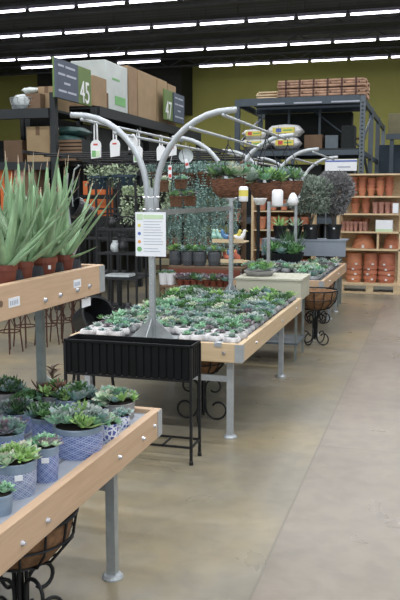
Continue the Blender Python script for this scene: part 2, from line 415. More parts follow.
# goods on the side rack (X = -4.9), from near to far
def on_side(name, label, y0, y1, z1, m, d=.9, x=-4.98, z0=rackZ, **kw):
    return carton(name, label, x-d, x, y0, y1, z0, z1, m, **kw)
on_side('cardboard_box', 'small brown cardboard box on the rack beside the aisle 45 sign', 11.02, 11.5, 3.40, 'card', .5, -4.93)
w = on_side('wrapped_pallet', 'tall white shrink-wrapped pallet load with a green label on the rack', 11.58, 12.5, 3.72, 'wrap', .6, tape=False)
part('green_label', MB().bx(.301, .306, -.1, .35, .12, .26), 'inkg', w); part('printed_line', MB().bx(.301, .306, -.2, .1, .5, .53), 'inkg', w)
on_side('cardboard_box', 'narrow tall brown carton next to the white wrapped pallet', 12.55, 12.95, 3.78, 'card')
on_side('cardboard_box', 'wide tall brown carton standing left of the aisle 47 sign', 13.0, 13.95, 3.78, 'card')
on_side('cardboard_box', 'brown carton behind the aisle 47 sign', 14.0, 14.55, 3.78, 'card')
on_side('cardboard_box', 'farthest brown carton on top of the dark rack', 14.6, 15.1, 3.76, 'card')
on_side('cardboard_box', 'small brown carton left low beside the white wrapped load', 11.52, 11.57, 3.2, 'carddark', .3, -4.93)
# stock filling the lower decks, its dark colour standing in for shade
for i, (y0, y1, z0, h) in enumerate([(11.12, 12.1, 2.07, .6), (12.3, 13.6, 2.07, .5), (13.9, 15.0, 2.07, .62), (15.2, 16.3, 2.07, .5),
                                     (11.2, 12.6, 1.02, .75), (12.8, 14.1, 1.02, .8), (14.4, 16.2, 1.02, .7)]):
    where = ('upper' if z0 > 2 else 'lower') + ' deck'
    carton('stock_pallet', 'shade-coloured wrapped stock pallet on the side rack %s, %s from the near end' % (where, ORD[i if i < 4 else i-4]), -5.9, -5.12, y0, y1, z0, z0+h, 'dark', 'pallet', 'shade-coloured stock on the side rack', tape=False)
# aisle signs
def aisle_sign(num, y0, y1, z0, z1, panel, ny, label):
    t = thing('aisle_sign', label, 'sign', (-4.84, y0, z0)); w, h = y1-y0, z1-z0
    bevel(part('board', MB().bx(-.03, 0, 0, w, 0, h), 'signg', t), .006)
    p0, p1 = panel
    pn = part('panel', MB().bx(.0, .025, p0*w, p1*w, -.0, h*.98), 'signb', t)
    mb = MB()
    for k, ws in enumerate([(.1, .35, .42, .85), (.1, .4, .46, .9), (.35, .62), (.1, .45, .5, .9)]):
        z = h*(.82 - .21*k)
        for q in range(0, len(ws), 2): mb.bx(.025, .028, p0*w+(p1-p0)*w*ws[q], p0*w+(p1-p0)*w*ws[q+1], z-.014, z+.014)
    part('printed_lines', mb, 'ink', pn)
    me = text_mesh(num, h*.84, .004); me.materials.append(M['white'])
    add('number', me, t, (.006, ny*w, h*.30), (PI/2, 0, PI/2), (.75, 1, 1))
    return t
aisle_sign('45', 9.55, 10.72, 2.90, 3.42, (0, .58), .80, 'green aisle 45 sign with slate panel hanging on the left rack')
aisle_sign('47', 13.98, 15.15, 3.02, 3.58, (.42, .98), .2, 'green aisle 47 sign with slate panel in front of brown cartons')
# goods on the facing rack
def sag(mbox, w, d, h, n=5):
    """a plump bag of soil"""
    mb = MB(); nx, ny = 8, 6; vs = []
    for iz in (0, 1):
        for i in range(nx+1):
            for j in range(ny+1):
                u, v = i/nx*2-1, j/ny*2-1
                k = (1-u**4)*(1-v**4)
                vs.append(((u*w/2)*(1-.04*v*v), (v*d/2)*(1-.06*u*u), h/2 + (1 if iz else -1)*h/2*max(.08, k**.5) + .006*math.sin(7*u+3*v+n)))
    o = len(mb.v); mb.v += vs; N = (nx+1)*(ny+1)
    for iz in (0, 1):
        for i in range(nx):
            for j in range(ny):
                q = [iz*N+i*(ny+1)+j, iz*N+(i+1)*(ny+1)+j, iz*N+(i+1)*(ny+1)+j+1, iz*N+i*(ny+1)+j+1]
                mb.f.append(tuple(q if iz else q[::-1])); mb.m.append(mbox)
    for i in range(nx):
        for j, fl in ((0, 0), (ny, 1)):
            q = [i*(ny+1)+j, (i+1)*(ny+1)+j, N+(i+1)*(ny+1)+j, N+i*(ny+1)+j]; mb.f.append(tuple(q if not fl else q[::-1])); mb.m.append(mbox)
    for j in range(ny):
        for i, fl in ((0, 1), (nx, 0)):
            q = [i*(ny+1)+j, i*(ny+1)+j+1, N+i*(ny+1)+j+1, N+i*(ny+1)+j]; mb.f.append(tuple(q if not fl else q[::-1])); mb.m.append(mbox)
    return mb
carton_px('cardboard_box', 'upright brown cardboard box on the left rack above the aloe', 27, 126, 49, 160, 9.95, .5, zbase=2.07)
carton_px('cardboard_box', 'small dim carton at the far left of the rack shelf', 4, 140, 22, 160, 10.1, .5, zbase=2.07, m='carddark')
for k in range(4):
    p = on_y(52+6*(k % 2), 150, 10.1+.1*(k % 2)); o = part('soil_bag', sag(0, .42, .5, .14, k), 'teal', smooth=True, loc=(p.x+.12, p.y+.25, 2.07+.125*k))
    tag(o, 'teal plastic bag, %s from the bottom of the pile on the left rack' % ORD[k], 'bag', 'teal bags on the left rack')
p0, p1 = on_y(56, 160, 10), on_y(84, 138, 10)
t = thing('slatted_crate', 'dark slatted wooden crate at the right end of the left rack shelf', 'crate', ((p0.x+p1.x)/2, 10.25, 2.07))
for k in range(6): part('slat', MB().bx(-.17, .17, -.25, -.22, .02+.05*k, .055+.05*k), 'carddark', t)
part('box_body', MB().bx(-.165, .165, -.22, .25, 0, .31), 'dark', t)
# wire basket with bundled goods and pallets on top of the facing rack
p0, p1 = on_y(4, 107, 10.0), on_y(27, 92, 10.0)
t = thing('wire_basket', 'round wire basket of clear-wrapped goods on top of the left rack', 'basket', ((p0.x+p1.x)/2, 10.25, 2.79))
mb = MB()
for k in range(12):
    a = 2*PI*k/12; mb.tube([(.08*math.cos(a), .08*math.sin(a), .01), (.17*math.cos(a), .17*math.sin(a), .06), (.2*math.cos(a), .2*math.sin(a), .2)], .006, 4)
for r, z in ((.1, .02), (.18, .1), (.2, .2)): mb.tube([(r*math.cos(k*PI/8), r*math.sin(k*PI/8), z) for k in range(16)], .008, 4, closed=True)
part('wire_frame', mb, 'galv', t); part('wrapped_goods', MB().lathe([(.05, .02), (.15, .06), (.17, .17), (.12, .24), (.03, .26)], 12, wob=lambda a, z: 1+.12*math.sin(5*a+30*z)), 'cloudy', t, smooth=True)
carton_px('cardboard_box', 'open brown carton on top of the left rack beside the sign', 38, 86, 55, 104, 10.3, .45, zbase=2.79)
carton_px('cardboard_box', 'low brown tray of goods on top of the left rack', 25, 93, 40, 104, 10.15, .4, zbase=2.79, m='carddark')
o = part('white_bundle', sag(0, .22, .3, .1, 3), 'wrap', smooth=True, loc=(on_y(31, 90, 10.3).x, 10.35, on_y(31, 93.4, 10.15).z+.005)); tag(o, 'small white bundle lying on the low brown tray on the rack', 'bundle')
# things glimpsed on the lower shelf behind the aloe leaves
for i, (x0, x1, c, nm) in enumerate([(0, 12, 'orange', 'orange'), (14, 24, 'pink', 'pinkish'), (24, 36, 'carddark', 'brown')]):
    carton_px('small_carton', '%s small carton on the dark rack behind the aloe tips' % nm, x0, 166, x1, 186, 9.85, .3, zbase=1.01, m=c)
for (x0, y0, x1, y1, wd) in ((83, 181, 105, 195, 'upper'), (81, 199, 106, 216, 'lower')):
    carton_px('orange_carton', '%s of two orange cartons on the dark rack under the hanging baskets' % wd, x0, y0, x1, y1, 9.55, .25, m='orange', tape=False)
p = on_y(94, 195, 9.55)
t = thing('carton_stand', 'black open stand carrying the two orange cartons', 'stand', (p.x, 9.68, 0))
for dx in (-.2, .2):
    for dy in (-.16, .16): part('leg', MB().bx(dx-.01, dx+.01, dy-.01, dy+.01, 0, 1.9), 'black', t)
part('shelf', MB().bx(-.2, .2, -.16, .16, on_y(94, 195, 9.55).z-.02, on_y(94, 195, 9.55).z-.004), 'black', t)
part('shelf', MB().bx(-.2, .2, -.16, .16, on_y(94, 216, 9.55).z-.02, on_y(94, 216, 9.55).z-.004), 'black', t)

# ------------------------------------------------------------------ far right rack (Y = 17)
t = thing('pallet_rack', 'slate blue pallet rack with soil bags behind the terracotta display', 'rack', (-2.83, 17, 0))
xs = [-1.36, -.35, .6, 1.36]
for k, x in enumerate((-1.36, 1.36)):
    for y in (0, 2.4, 4.8, 7.2):
        u = part('upright', MB().bx(x-.055, x+.055, y, y+.09, 0, 3.7), 'rackgrey' if x > 0 else 'rackblue', t)
    hb = MB()
    if x > 0:
        for q in range(34): hb.bx(x-.02, x+.02, -.004, .001, .9+.08*q, .93+.08*q)
        part('slot_row', hb, 'dark', u)
    fr = MB()
    for q in range(4): fr.tube([(x, .05 if q % 2 else 2.4, .3+.8*q), (x, 2.4 if q % 2 else .05, 1.1+.8*q)], .03, 5)
    part('side_brace', fr, 'rackblue', t)
    part('side_beam', MB().bx(x-.03, x+.03, .09, 7.2, 3.55, 3.68), 'rackblue', t); part('side_beam', MB().bx(x-.03, x+.03, .09, 7.2, 2.47, 2.57), 'rackblue', t)
for y in (-.02, 1.72):
    for z, h, m in ((3.55, .16, 'rackblue'), (2.47, .11, 'rackblue'), (1.0, .13, 'rackblue')): part('beam', MB().bx(-1.3, 1.3, y, y+.06, z, z+h), m, t)
part('shelf_board', MB().bx(-1.3, 1.3, 0, 1.75, 2.585, 2.615), 'rackdark', t); part('shelf_board', MB().bx(-1.3, 1.3, 0, 1.75, 1.13, 1.16), 'rackdark', t); part('shelf_board', MB().bx(-1.3, 1.3, .05, 1.7, 3.70, 3.715), 'rackblue', t)
part('orange_rail', MB().bx(-1.3, 1.3, 1.68, 1.72, 2.9, 2.95), 'carddark', t)
for x in (-.35, .35): part('inner_post', MB().bx(x-.025, x+.025, .8, .85, 2.62, 3.55), 'rackblue', t)
part('cross_brace', MB().tube([(.2, .9, 3.5), (1.3, .9, 2.65)], .025, 5), 'rackblue', t)
for k in range(3): part('price_strip', MB().bx(-.9+.8*k, -.3+.8*k, -.026, -.02, 3.57, 3.60), 'ink', t)
# stake bundles on the rack top
def stake_bundle():
    mb = MB(); q = random.Random(3)
    for i in range(7):
        for j in range(3):
            mb.tube([(-.93+q.uniform(-.03, .03), -.22+.075*i, .035+.055*j), (.93+q.uniform(-.03, .03), -.22+.075*i, .035+.055*j)], .03, 5)
    s = []
    for x in (-.75, -.45, -.15, .15, .45, .75):
        s.append(MB().bx(x-.02, x+.02, -.262, .27, .0, .006).bx(x-.02, x+.02, -.262, -.254, 0, .178).bx(x-.02, x+.02, .262, .27, 0, .178).bx(x-.02, x+.02, -.262, .27, .176, .182))
        s[-1].box((x+.06, -.262, .09), (.035, .012, .03), 0)
    return mb, s
bm_, straps = stake_bundle(); bme = bm_.mesh('stakes', ['stake'], True); sme = [q.mesh('strap', ['strap']) for q in straps]
for lv in range(2):
    for d in range(2):
        p = on_y(320, 90, 17.0)
        t = thing('stake_bundle', 'strapped bundle of wooden stakes, %s layer, %s of rack top' % (['bottom', 'top'][lv], ['front', 'back'][d]), 'stakes', (p.x, 17.33+.6*d, 3.716+.19*lv), 0, 'stake bundles on the slate rack')
        add('stakes', bme, t)
        for s in sme: add('strap', s, t)
p = on_y(274, 90, 17.2)
mb = MB()
for j in range(3):
    for i in range(5): mb.tube([(-.3-R.uniform(0, .12), i*.07, .03+.06*j), (.3, i*.07, .03+.06*j)], .022, 5)
o = part('loose_stakes', mb, 'pine', loc=(p.x-.05, 17.3, 3.717), smooth=True); tag(o, 'loose pale stakes lying at the left end of the strapped bundles', 'stakes')
# soil bags
def soil_bag(x0, x1, z0, h, Y, d, label, face):
    w = x1-x0; t = thing('soil_bag', label, 'bag', ((x0+x1)/2, Y+d/2, z0), 0, 'soil bags on the slate rack')
    part('bag', sag(0, w, d, h, int(x0*10)), 'white', t, smooth=True)
    # printed label wraps the bulging front edge
    mb = MB(); ww = w*.62
    mb.bx(-ww/2, ww/2, -d/2-.012, -d/2+.03, h*.28, h*.72)
    l = part('yellow_label', mb, 'inky', t)
    part('picture', MB().bx(-ww*.35, -ww*.1, -d/2-.016, -d/2-.011, h*.35, h*.66), 'inkb' if face else 'inkr', l)
    part('printed_line', MB().bx(-ww*.02, ww*.4, -d/2-.016, -d/2-.011, h*.45, h*.56), 'inkg', l)
def px_x(x, Y): return on_y(x, 145, Y).x
soil_bag(px_x(239, 17.1), px_x(268, 17.1), 2.62, .25, 17.1, .6, 'white and yellow soil bag, bottom left on the slate rack', 1)
soil_bag(px_x(241, 17.1), px_x(266, 17.1), 2.86, .22, 17.1, .6, 'white soil bag, top left on the slate rack', 0)
soil_bag(px_x(270, 17.05), px_x(299, 17.05), 2.62, .27, 17.05, .6, 'white soil bag, bottom right on the slate rack', 0)
soil_bag(px_x(266, 17.05), px_x(301, 17.05), 2.88, .28, 17.05, .6, 'white and yellow soil bag, top right on the slate rack', 1)
for i, (x0, x1, h, m) in enumerate([(304, 322, .32, 'carddark'), (325, 338, .3, 'rackgrey'), (341, 354, .5, 'dark')]):
    carton('stock_box', '%s stock box on the slate rack right of the soil bags' % ['brown', 'grey', 'black'][i], px_x(x0, 17.4), px_x(x1, 17.4), 17.4, 17.9, 2.62, 2.62+h, m, tape=False)
# dark goods deep in the rack
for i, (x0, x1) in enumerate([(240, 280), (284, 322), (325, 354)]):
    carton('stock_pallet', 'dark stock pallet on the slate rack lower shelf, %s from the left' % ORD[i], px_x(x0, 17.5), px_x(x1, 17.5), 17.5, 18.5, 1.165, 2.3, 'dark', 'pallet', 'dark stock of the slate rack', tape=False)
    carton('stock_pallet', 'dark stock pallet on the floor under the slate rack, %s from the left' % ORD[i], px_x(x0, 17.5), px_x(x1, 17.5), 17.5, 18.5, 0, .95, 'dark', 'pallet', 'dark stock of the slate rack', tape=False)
carton('stock_pallet', 'tall dark stock behind the soil bags on the slate rack', px_x(262, 18), px_x(350, 18), 18.3, 18.65, 2.62, 3.5, 'dark', 'pallet', tape=False)
# white banner card with blue bands
a, b = on_y(325, 171, 15.5), on_y(357, 159, 15.5)
t = thing('banner', 'white card banner with blue band above the terracotta display', 'banner', ((a.x+b.x)/2, 15.5, 0))
w = b.x-a.x
part('board', MB().bx(-w/2, w/2, 0, .015, a.z, b.z), 'paper', t); part('blue_band', MB().bx(-w/2, w/2, -.003, 0, b.z-.05, b.z-.02), 'inkb', t)
part('printed_line', MB().bx(-w*.1, w*.3, -.003, 0, a.z+.06, a.z+.09), 'ink', t)
for x in (-w*.45, w*.45): part('stake', MB().bx(x-.012, x+.012, .015, .03, 0, b.z), 'rackgrey', t)
# rack further right
a, b = on_y(385, 170, 21), on_y(430, 133, 21)
t = thing('pallet_rack', 'dark blue rack at the far right behind the terracotta display', 'rack', (a.x, 21, 0))
part('beam', MB().bx(0, 3, -.05, .05, b.z-.14, b.z), 'rackblue', t)
for k in range(4): part('upright', MB().bx(.1+.95*k, .2+.95*k, 0, .1, 0, b.z-.14), 'rackblue', t)
part('shelf_board', MB().bx(0, 3, 0, 1.2, b.z-.02, b.z), 'rackblue', t)
part('back_panel', MB().bx(-.3, 3, 1.25, 1.3, 0, b.z-.2), 'navy', t)
a2, b2 = on_y(388, 133, 21.2), on_y(440, 112, 21.2)
carton('crate', 'olive grey crate on top of the far right rack', a2.x, b2.x, 21.2, 22.0, b.z+.001, b2.z, 'olivebox', 'crate', tape=False)

# ------------------------------------------------------------------ terracotta display (Y = 13)
TX0, TX1, TY = -1.50, -.44, 13.0
shz = [.165, .735, 1.02, 1.315, 1.60, 1.96]
t = thing('pallet_display', 'pale pine shelving of terracotta pots on a wooden pallet', 'shelving', ((TX0+TX1)/2, TY, 0))
w = TX1-TX0
for x in (-w/2, w/2-.05):
    for y in (.0, .55): part('upright', MB().bx(x, x+.05, y, y+.07, .14, 1.96), 'pine', t)
for z in shz[1:]: part('shelf', MB().bx(-w/2, w/2, 0, .62, z-.025, z), 'pine', t)
part('back_board', MB().bx(-w/2+.05, w/2-.05, .6, .62, .16, 1.94), 'pine', t)
part('shelf_divider', MB().bx(.13, .16, .02, .6, .735, .995), 'pine', t)
pl = part('pallet', MB().bx(-w/2, w/2, -.05, .7, .135, .165), 'pine', t)
for x in (-.5, -.02, .42): part('pallet_block', MB().bx(x-.0, x+.12, -.04, .08, .03, .135), 'pine', pl)
part('pallet_runner', MB().bx(-w/2, w/2, -.04, .07, .0, .03), 'pine', pl)
def pot_mesh(r, h, m='terra', rim=.22, taper=.68, n=20):
    p = MB().lathe([(r*taper*.95, 0), (r*.87, h*(1-rim)), (r*1.0, h*(1-rim)), (r*1.02, h), (r*.9, h), (r*.82, h*.6), (r*.7, h*.6)], n)
    return p.mesh('terracotta_pot', [m])
def stack(px, zi, n, r, h, step, label, name='terracotta_pot', y=.26, inv=False, group=None, m='terra'):
    p = on_y(px, 200, TY+y)
    me = pot_mesh(r, h, m)
    for k in range(n):
        o = add(name, me, None, (p.x, TY+y, shz[zi]+step*k + (h if inv else .001)), (PI if inv else 0, 0, R.uniform(0, 6)))
        tag(o, label % (ORD[k] + ' from bottom') if '%s' in label else label, 'pot', group)
# top shelf row: nested stacks
for i, x in enumerate((344, 353, 362, 371, 380, 389)):
    stack(x, 4, 4, .070, .125, .056 + .004*(i % 3), 'terracotta pot, %s of the stack, ' + ORD[i] + ' stack from left, top shelf', group='nested pots on the top shelf')
for i, x in enumerate((355.5, 366)):
    stack(x, 3, 2, .076, .165, .105, 'tall terracotta pot, %s, ' + ['left', 'right'][i] + ' of two stacks, second shelf down', group='pots on the second shelf')
def wrapped_pack(px, zi, w, h, label):
    p = on_y(px, 220, TY+.1); t = thing('wrapped_pack', label, 'pack', (p.x, TY+.25, shz[zi]+.001))
    me = pot_mesh(w*.27, h*.95, 'pink')
    for dx in (-w*.25, w*.25): add('clay_pot', me, t, (dx, -.05, 0))
    bevel(part('plastic_wrap', MB().bx(-w/2, w/2, .06, .2, 0, h), 'pink', t), .02, 3)
for i, x in enumerate((377.5, 390)): wrapped_pack(x, 3, .20, .20, '%s clear-wrapped pink clay pack on the second shelf down' % ['left', 'right'][i])
for i, x in enumerate((345, 353, 362.5)):
    wrapped_pack(x, 2, .145, .165, 'small clear-wrapped clay pack on the third shelf, %s from left' % ORD[i])
for i, x in enumerate((357, 366)):
    stack(x, 2, 1, .075, .2, .1, 'upright terracotta pot behind packs, third shelf, %s side' % ['left', 'right'][i], y=.45)
p0, p1 = on_y(376, 225, TY+.1), on_y(393, 217, TY+.1)
t = thing('white_box', 'white box with green printed band on the third shelf', 'box', ((p0.x+p1.x)/2, TY+.02, shz[2]+.001))
w = p1.x-p0.x
part('carton', MB().bx(-w/2, w/2, 0, .3, 0, .19), 'paper', t); part('green_band', MB().bx(-w/2, w/2, -.003, 0, .0, .045), 'inklg', t)
p = on_y(396, 214, TY-.02)
o = part('notice_card', MB().bx(-.045, .045, 0, .01, 0, .16), 'paper', loc=(p.x-.01, TY-.016, 1.325)); tag(o, 'white notice card on the right edge of the pot shelving', 'card')
def bowl(px, r, h, label):
    p = on_y(px, 240, TY+.3)
    o = part('terracotta_bowl', MB().lathe([(r, 0), (r*1.0, h*.22), (r*.93, h*.24), (r*.85, h*.6), (r*.55, h*.92), (r*.5, h)], 28), 'terra', loc=(p.x, TY+.3, shz[1]+.001), smooth=False); tag(o, label, 'bowl')
    part('price_sticker', MB().box((0, -r*.985, h*.15), (.04, .02, .05)), 'white', o)
bowl(364, .195, .225, 'large upturned terracotta bowl on the fourth shelf, left side'); bowl(391.5, .135, .225, 'upturned terracotta bowl on the fourth shelf, right side')
for i, (x, r, n) in enumerate(((354, .135, 4), (370.5, .12, 4), (386.5, .145, 4))):
    p = on_y(x, 270, TY+.25)
    seg = .105
    prof = [(r*.84, 0), (r*.88, .045), (r*.9, .05), (r, .055), (r*1.0, seg), (r*.9, seg+.005), (r*.8, seg)]
    me = MB().lathe(prof, 26).mesh('terracotta_planter', ['terra'])
    topm = MB().lathe([(r*.86, 0), (r*.92, .02), (r*.99, .1), (r*.93, .22), (r*.88, .235), (r*.7, .2)], 26).mesh('terracotta_planter', ['terra'])
    for k in range(n):
        o = add('terracotta_planter', topm if k == n-1 else me, None, (p.x, TY+.25, shz[0]+.002+k*(seg-.02)))
        tag(o, 'large terracotta planter, %s from bottom, %s stack on the bottom shelf' % (ORD[k], ['left', 'middle', 'right'][i]), 'planter', 'big planters on the bottom shelf')
        part('price_sticker', MB().box((R.uniform(-.04, .05), -r*.975, .055), (.035, .03, .028)), 'white', o)

# ------------------------------------------------------------------ plant kinds
def rosette(seed, n, rad, wk, e0, e1, th=.16, curl=.25):
    q = random.Random(seed); mb = MB()
    pr = lambda t: max(.02, min(1, (.35 + 2.1*t) if t < .32 else (1.03 - max(0, t-.62)**1.3*2.9)))
    for i in range(n):
        t = i/max(1, n-1); a = i*2.39996 + q.uniform(-.1, .1); e = math.radians(e0+(e1-e0)*t + q.uniform(-4, 4))
        L = rad*(1.0 - .62*t)*q.uniform(.92, 1.06)
        d = Vector((math.cos(a)*math.cos(e), math.sin(a)*math.cos(e), math.sin(e)))
        b = Vector((math.cos(a), math.sin(a), 0))*rad*.06*(1-t) + Vector((0, 0, rad*.22*t))
        mb.blade(b, b+d*L*.5 - Vector((0, 0, L*.06)), b + d*L + Vector((0, 0, L*curl*.4)), L*wk*(1+.5*t), L*th*.5, 4, 0, 1, pr)
    return mb
def cluster(seed, rad, count, kinds, each=.5):
    """several rosettes side by side in one planting"""
    q = random.Random(seed); mb = MB(); mats = []
    for k in kinds: mats += ['l_'+k, 't_'+k]
    for i in range(count):
        a = i*2.39996; rr = rad*.9*math.sqrt((i+.3)/count); kk = q.randrange(len(kinds))
        k = kinds[kk]; r_ = rad*each*q.uniform(.85, 1.3)
        ro = rosette(seed*31+i, 12 if r_ < .03 else 16, r_, *SHAPE[k])
        tilt = Euler((q.uniform(-.25, .25)-rr/rad*.45*math.sin(a)*-1*-1, q.uniform(-.25, .25)+rr/rad*.45*math.cos(a), q.uniform(0, 6))).to_matrix().to_4x4()
        mb.merge(ro, Matrix.Translation((rr*math.cos(a), rr*math.sin(a), q.uniform(0, rad*.18)+ (rad-rr)*.30)) @ tilt, {0: kk*2, 1: kk*2+1})
    return mb, mats
SHAPE = dict(green=(.34, 22, 82), mint=(.5, 14, 75), blue=(.52, 10, 75), grey=(.55, 8, 70), purple=(.5, 12, 72), lime=(.36, 18, 80), pale=(.58, 12, 72), dark=(.22, 35, 86), red=(.3, 25, 80))
KINDNAME = dict(green='bright green spiky', mint='mint green', blue='blue-green', grey='silvery grey', purple='dusky purple', lime='lime green', pale='pale green', dark='dark green grassy', red='reddish brown')
ROS = {}
for k in SHAPE:
    ROS[k] = []
    for s in range(2):
        n = 22 if k in ('green', 'lime', 'dark') else 18
        mb = rosette(hash(k) % 1 + s*7 + len(k), n, .066, *SHAPE[k])
        ROS[k].append(mb.mesh('rosette', ['l_'+k, 't_'+k]))
    for s in range(2):
        mb, ms = cluster(s+len(k)*3, .066, 6, [k, k, R.choice(['blue', 'mint', 'grey'])], .52)
        ROS[k].append(mb.mesh('rosette_cluster', ms))
def stone_pot(seed, r, h):
    q = random.Random(seed); ph = [q.uniform(0, 6) for _ in range(5)]
    w = lambda a, z: 1 + .12*math.sin(3*a+ph[0]) + .05*math.sin(5*a+ph[1]+z*30) + .05*math.sin(2*a+ph[2])
    return MB().lathe([(r*.72, 0), (r*.98, h*.2), (r, h*.55), (r*.9, h*.85), (r*.78, h), (r*.66, h*.98), (r*.62, h*.9)], 14, wob=w, mats=[0, 0, 0, 0, 0, 0, 1])
POT = [stone_pot(s, .062, .055).mesh('stone_pot', ['stone', 'soil'], True) for s in range(4)]
POTW = [stone_pot(s+9, .074, .062).mesh('stone_pot', ['stonew', 'soil'], True) for s in range(3)]

# ------------------------------------------------------------------ benches
def foot_leg(parent, x, y, z, w=.040, m='galv'):
    l = part('leg', MB().bx(x-w/2, x+w/2, y-w/2, y+w/2, .006, z), m, parent)
    part('foot_plate', MB().lathe([(.046, 0), (.046, .006), (.038, .016), (.026, .02)], 18, (x, y, 0)), 'alu', l)
def bench(label, x0, x1, y0, y1, z=.65, legs=(), top='gravel', fh=.125, bolts=(), fbolts=(), mY='woodY', mX='woodX', legm='galv'):
    t = thing('display_bench', label, 'bench', (0, 0, 0)); th = .036
    part('bench_top', MB().bx(x0+th, x1-th, y0+th, y1-th, z-.045, z-.02), top, t)
    for xx in (x1-th, x0): bevel(part('fascia_board', MB().bx(xx, xx+th, y0, y1, z-fh, z), mY, t), .003)
    for yy in (y0, y1-th): bevel(part('fascia_board', MB().bx(x0+th, x1-th, yy, yy+th, z-fh, z), mX, t), .003)
    e = .003
    for yy, s in ((y0, 1), (y1, -1)):
        mb = MB().bx(x1, x1+e, yy, yy+s*.05, z-fh+.004, z-.004); mb.bx(x1-.05, x1+e, yy-s*e, yy, z-fh+.004, z-.004)
        part('corner_bracket', mb, 'alu', t)
    for (yy, zz) in bolts: part('bolt', MB().tube([(x1, yy, zz), (x1+.012, yy, zz)], [.010, .006], 10), 'zinc', t)
    for (xx, zz) in fbolts: part('bolt', MB().tube([(xx, y0, zz), (xx, y0-.012, zz)], [.014, .009], 10), 'zinc', t)
    for (x, y) in legs: foot_leg(t, x, y, z-.045, m=legm)
    for y in sorted({y for _, y in legs}):
        lx = sorted(x for x, yy in legs if yy == y)
        if len(lx) > 1: part('crossbar', MB().bx(lx[0], lx[-1], y+.005, y+.025, z-.275, z-.235), legm, t)
    return t
XE = -1.137; XW = -2.36; LX = XE-.098
front = bench('nearest pale wood display bench with blue patterned pots on it', XW, XE, .84, 3.215, top='slat', legs=[(LX, 2.864), (XW+.1, 2.864), (LX, 1.0), (XW+.1, 1.0)],
              bolts=[(1.96, .57), (2.12, .575), (2.72, .585), (2.98, .58), (3.12, .595)])
mid = bench('middle pale wood display bench covered with succulents in stone pots', XW, XE, 4.79, 7.2, legs=[(LX, 4.87), (XW+.1, 4.87), (LX, 6.70), (XW+.1, 6.70)],
            bolts=[(5.2, .59), (6.2, .59), (6.9, .59)], fbolts=[(-1.26, .587), (-2.2, .587)], legm='alu', mY='woodY2', mX='woodX2')
far = bench('far pale wood display bench beyond the cream box', XW, XE, 8.73, 11.17, legs=[(LX, 8.85), (XW+.1, 8.85), (LX, 10.1), (XW+.1, 10.1), (LX, 10.78), (XW+.1, 10.78)],
            bolts=[(9.3, .59), (10.2, .59)], fbolts=[(-1.3, .59)])
part('seam_bracket', MB().bx(-1.325, -1.275, 4.785, 4.79, .627, .652).bx(-1.325, -1.275, 4.785, 4.85, .650, .653), 'alu', mid)

# raised shelf with aloes
t = thing('raised_shelf', 'raised pale wood shelf on a steel post carrying the aloe plants', 'shelf', (0, 0, 0)); shelf = t
sx0, sx1, sy0, sy1, sz = -2.09, -1.428, .7, 3.265, 1.290
part('shelf_top', MB().bx(sx0+.03, sx1-.03, sy0+.03, sy1-.03, sz-.06, sz-.035), 'fabric', t)
for xx in (sx1-.034, sx0): bevel(part('fascia_board', MB().bx(xx, xx+.034, sy0, sy1, sz-.127, sz), 'woodY', t), .003)
for yy in (sy0, sy1-.034): bevel(part('fascia_board', MB().bx(sx0+.034, sx1-.034, yy, yy+.034, sz-.127, sz), 'woodX', t), .003)
part('corner_bracket', MB().bx(sx1, sx1+.003, sy1-.05, sy1, sz-.123, sz-.004).bx(sx1-.05, sx1+.003, sy1, sy1+.003, sz-.123, sz-.004), 'alu', t)
for px, py in ((45, 300), (60, 295), (77, 290), (89, 286)):
    p = on_x(px, py, sx1); part('bolt', MB().tube([p, p+Vector((.010, 0, 0))], [.011, .007], 10), 'zinc', t)
for (px, py, w) in ((14, 302, .055), (77, 283.5, .05)):
    p = on_x(px, py, sx1); l = part('price_label', MB().bx(p.x, p.x+.002, p.y-w*.7, p.y+w*.7, p.z-.017, p.z+.017), 'paper', t)
    mb = MB()
    for k in range(5): mb.bx(p.x+.002, p.x+.003, p.y-w*.55+k*w*.22, p.y-w*.55+k*w*.22+w*.12, p.z-.009, p.z+.007)
    part('printed_line', mb, 'ink', l)
p = on_x(1, 304, sx1); part('wood_knot', MB().tube([p-Vector((.001, 0, 0)), p+Vector((.001, 0, 0))], .012, 10), 'carddark', t)
p = on_x(86, 304, sx1-.02); part('hanging_label', MB().bx(p.x, p.x+.002, p.y-.045, p.y+.045, sz-.175, sz-.137).bx(p.x, p.x+.002, p.y-.008, p.y+.008, sz-.14, sz-.10), 'paper', t)
PX, PY = -1.655, 3.07
post = part('post', MB().bx(PX-.016, PX+.016, PY-.016, PY+.016, .632, sz-.06), 'galvd', t)
def gusset(mb, x, y, z0, w, h):
    for s in (-1, 1):
        o = len(mb.v)
        for yy in (y-.003, y+.003): mb.v += [(x, yy, z0), (x+s*w, yy, z0), (x+s*.02, yy, z0+h)]
        mb.f += [(o, o+1, o+2), (o+5, o+4, o+3), (o, o+3, o+4, o+1), (o+1, o+4, o+5, o+2), (o+2, o+5, o+3, o)]; mb.m += [0]*5
        o = len(mb.v)
        for xx in (x-.003, x+.003): mb.v += [(xx, y, z0), (xx, y+s*w, z0), (xx, y+s*.02, z0+h)]
        mb.f += [(o, o+1, o+2), (o+5, o+4, o+3), (o, o+3, o+4, o+1), (o+1, o+4, o+5, o+2), (o+2, o+5, o+3, o)]; mb.m += [0]*5
    mb.bx(x-w, x+w, y-w*.9, y+w*.9, z0-.001, z0+.003); return mb
mb = gusset(MB(), PX, PY, .632, .088, .10); part('foot_gusset', mb, 'galvd', t)
part('brace', MB().tube([(PX-.01, PY, 1.08), (PX-.16, PY, 1.235)], .014, 6), 'galv', t)
part('post', MB().bx(PX-.021, PX+.021, 1.0, 1.042, .632, sz-.06), 'galvd', t)

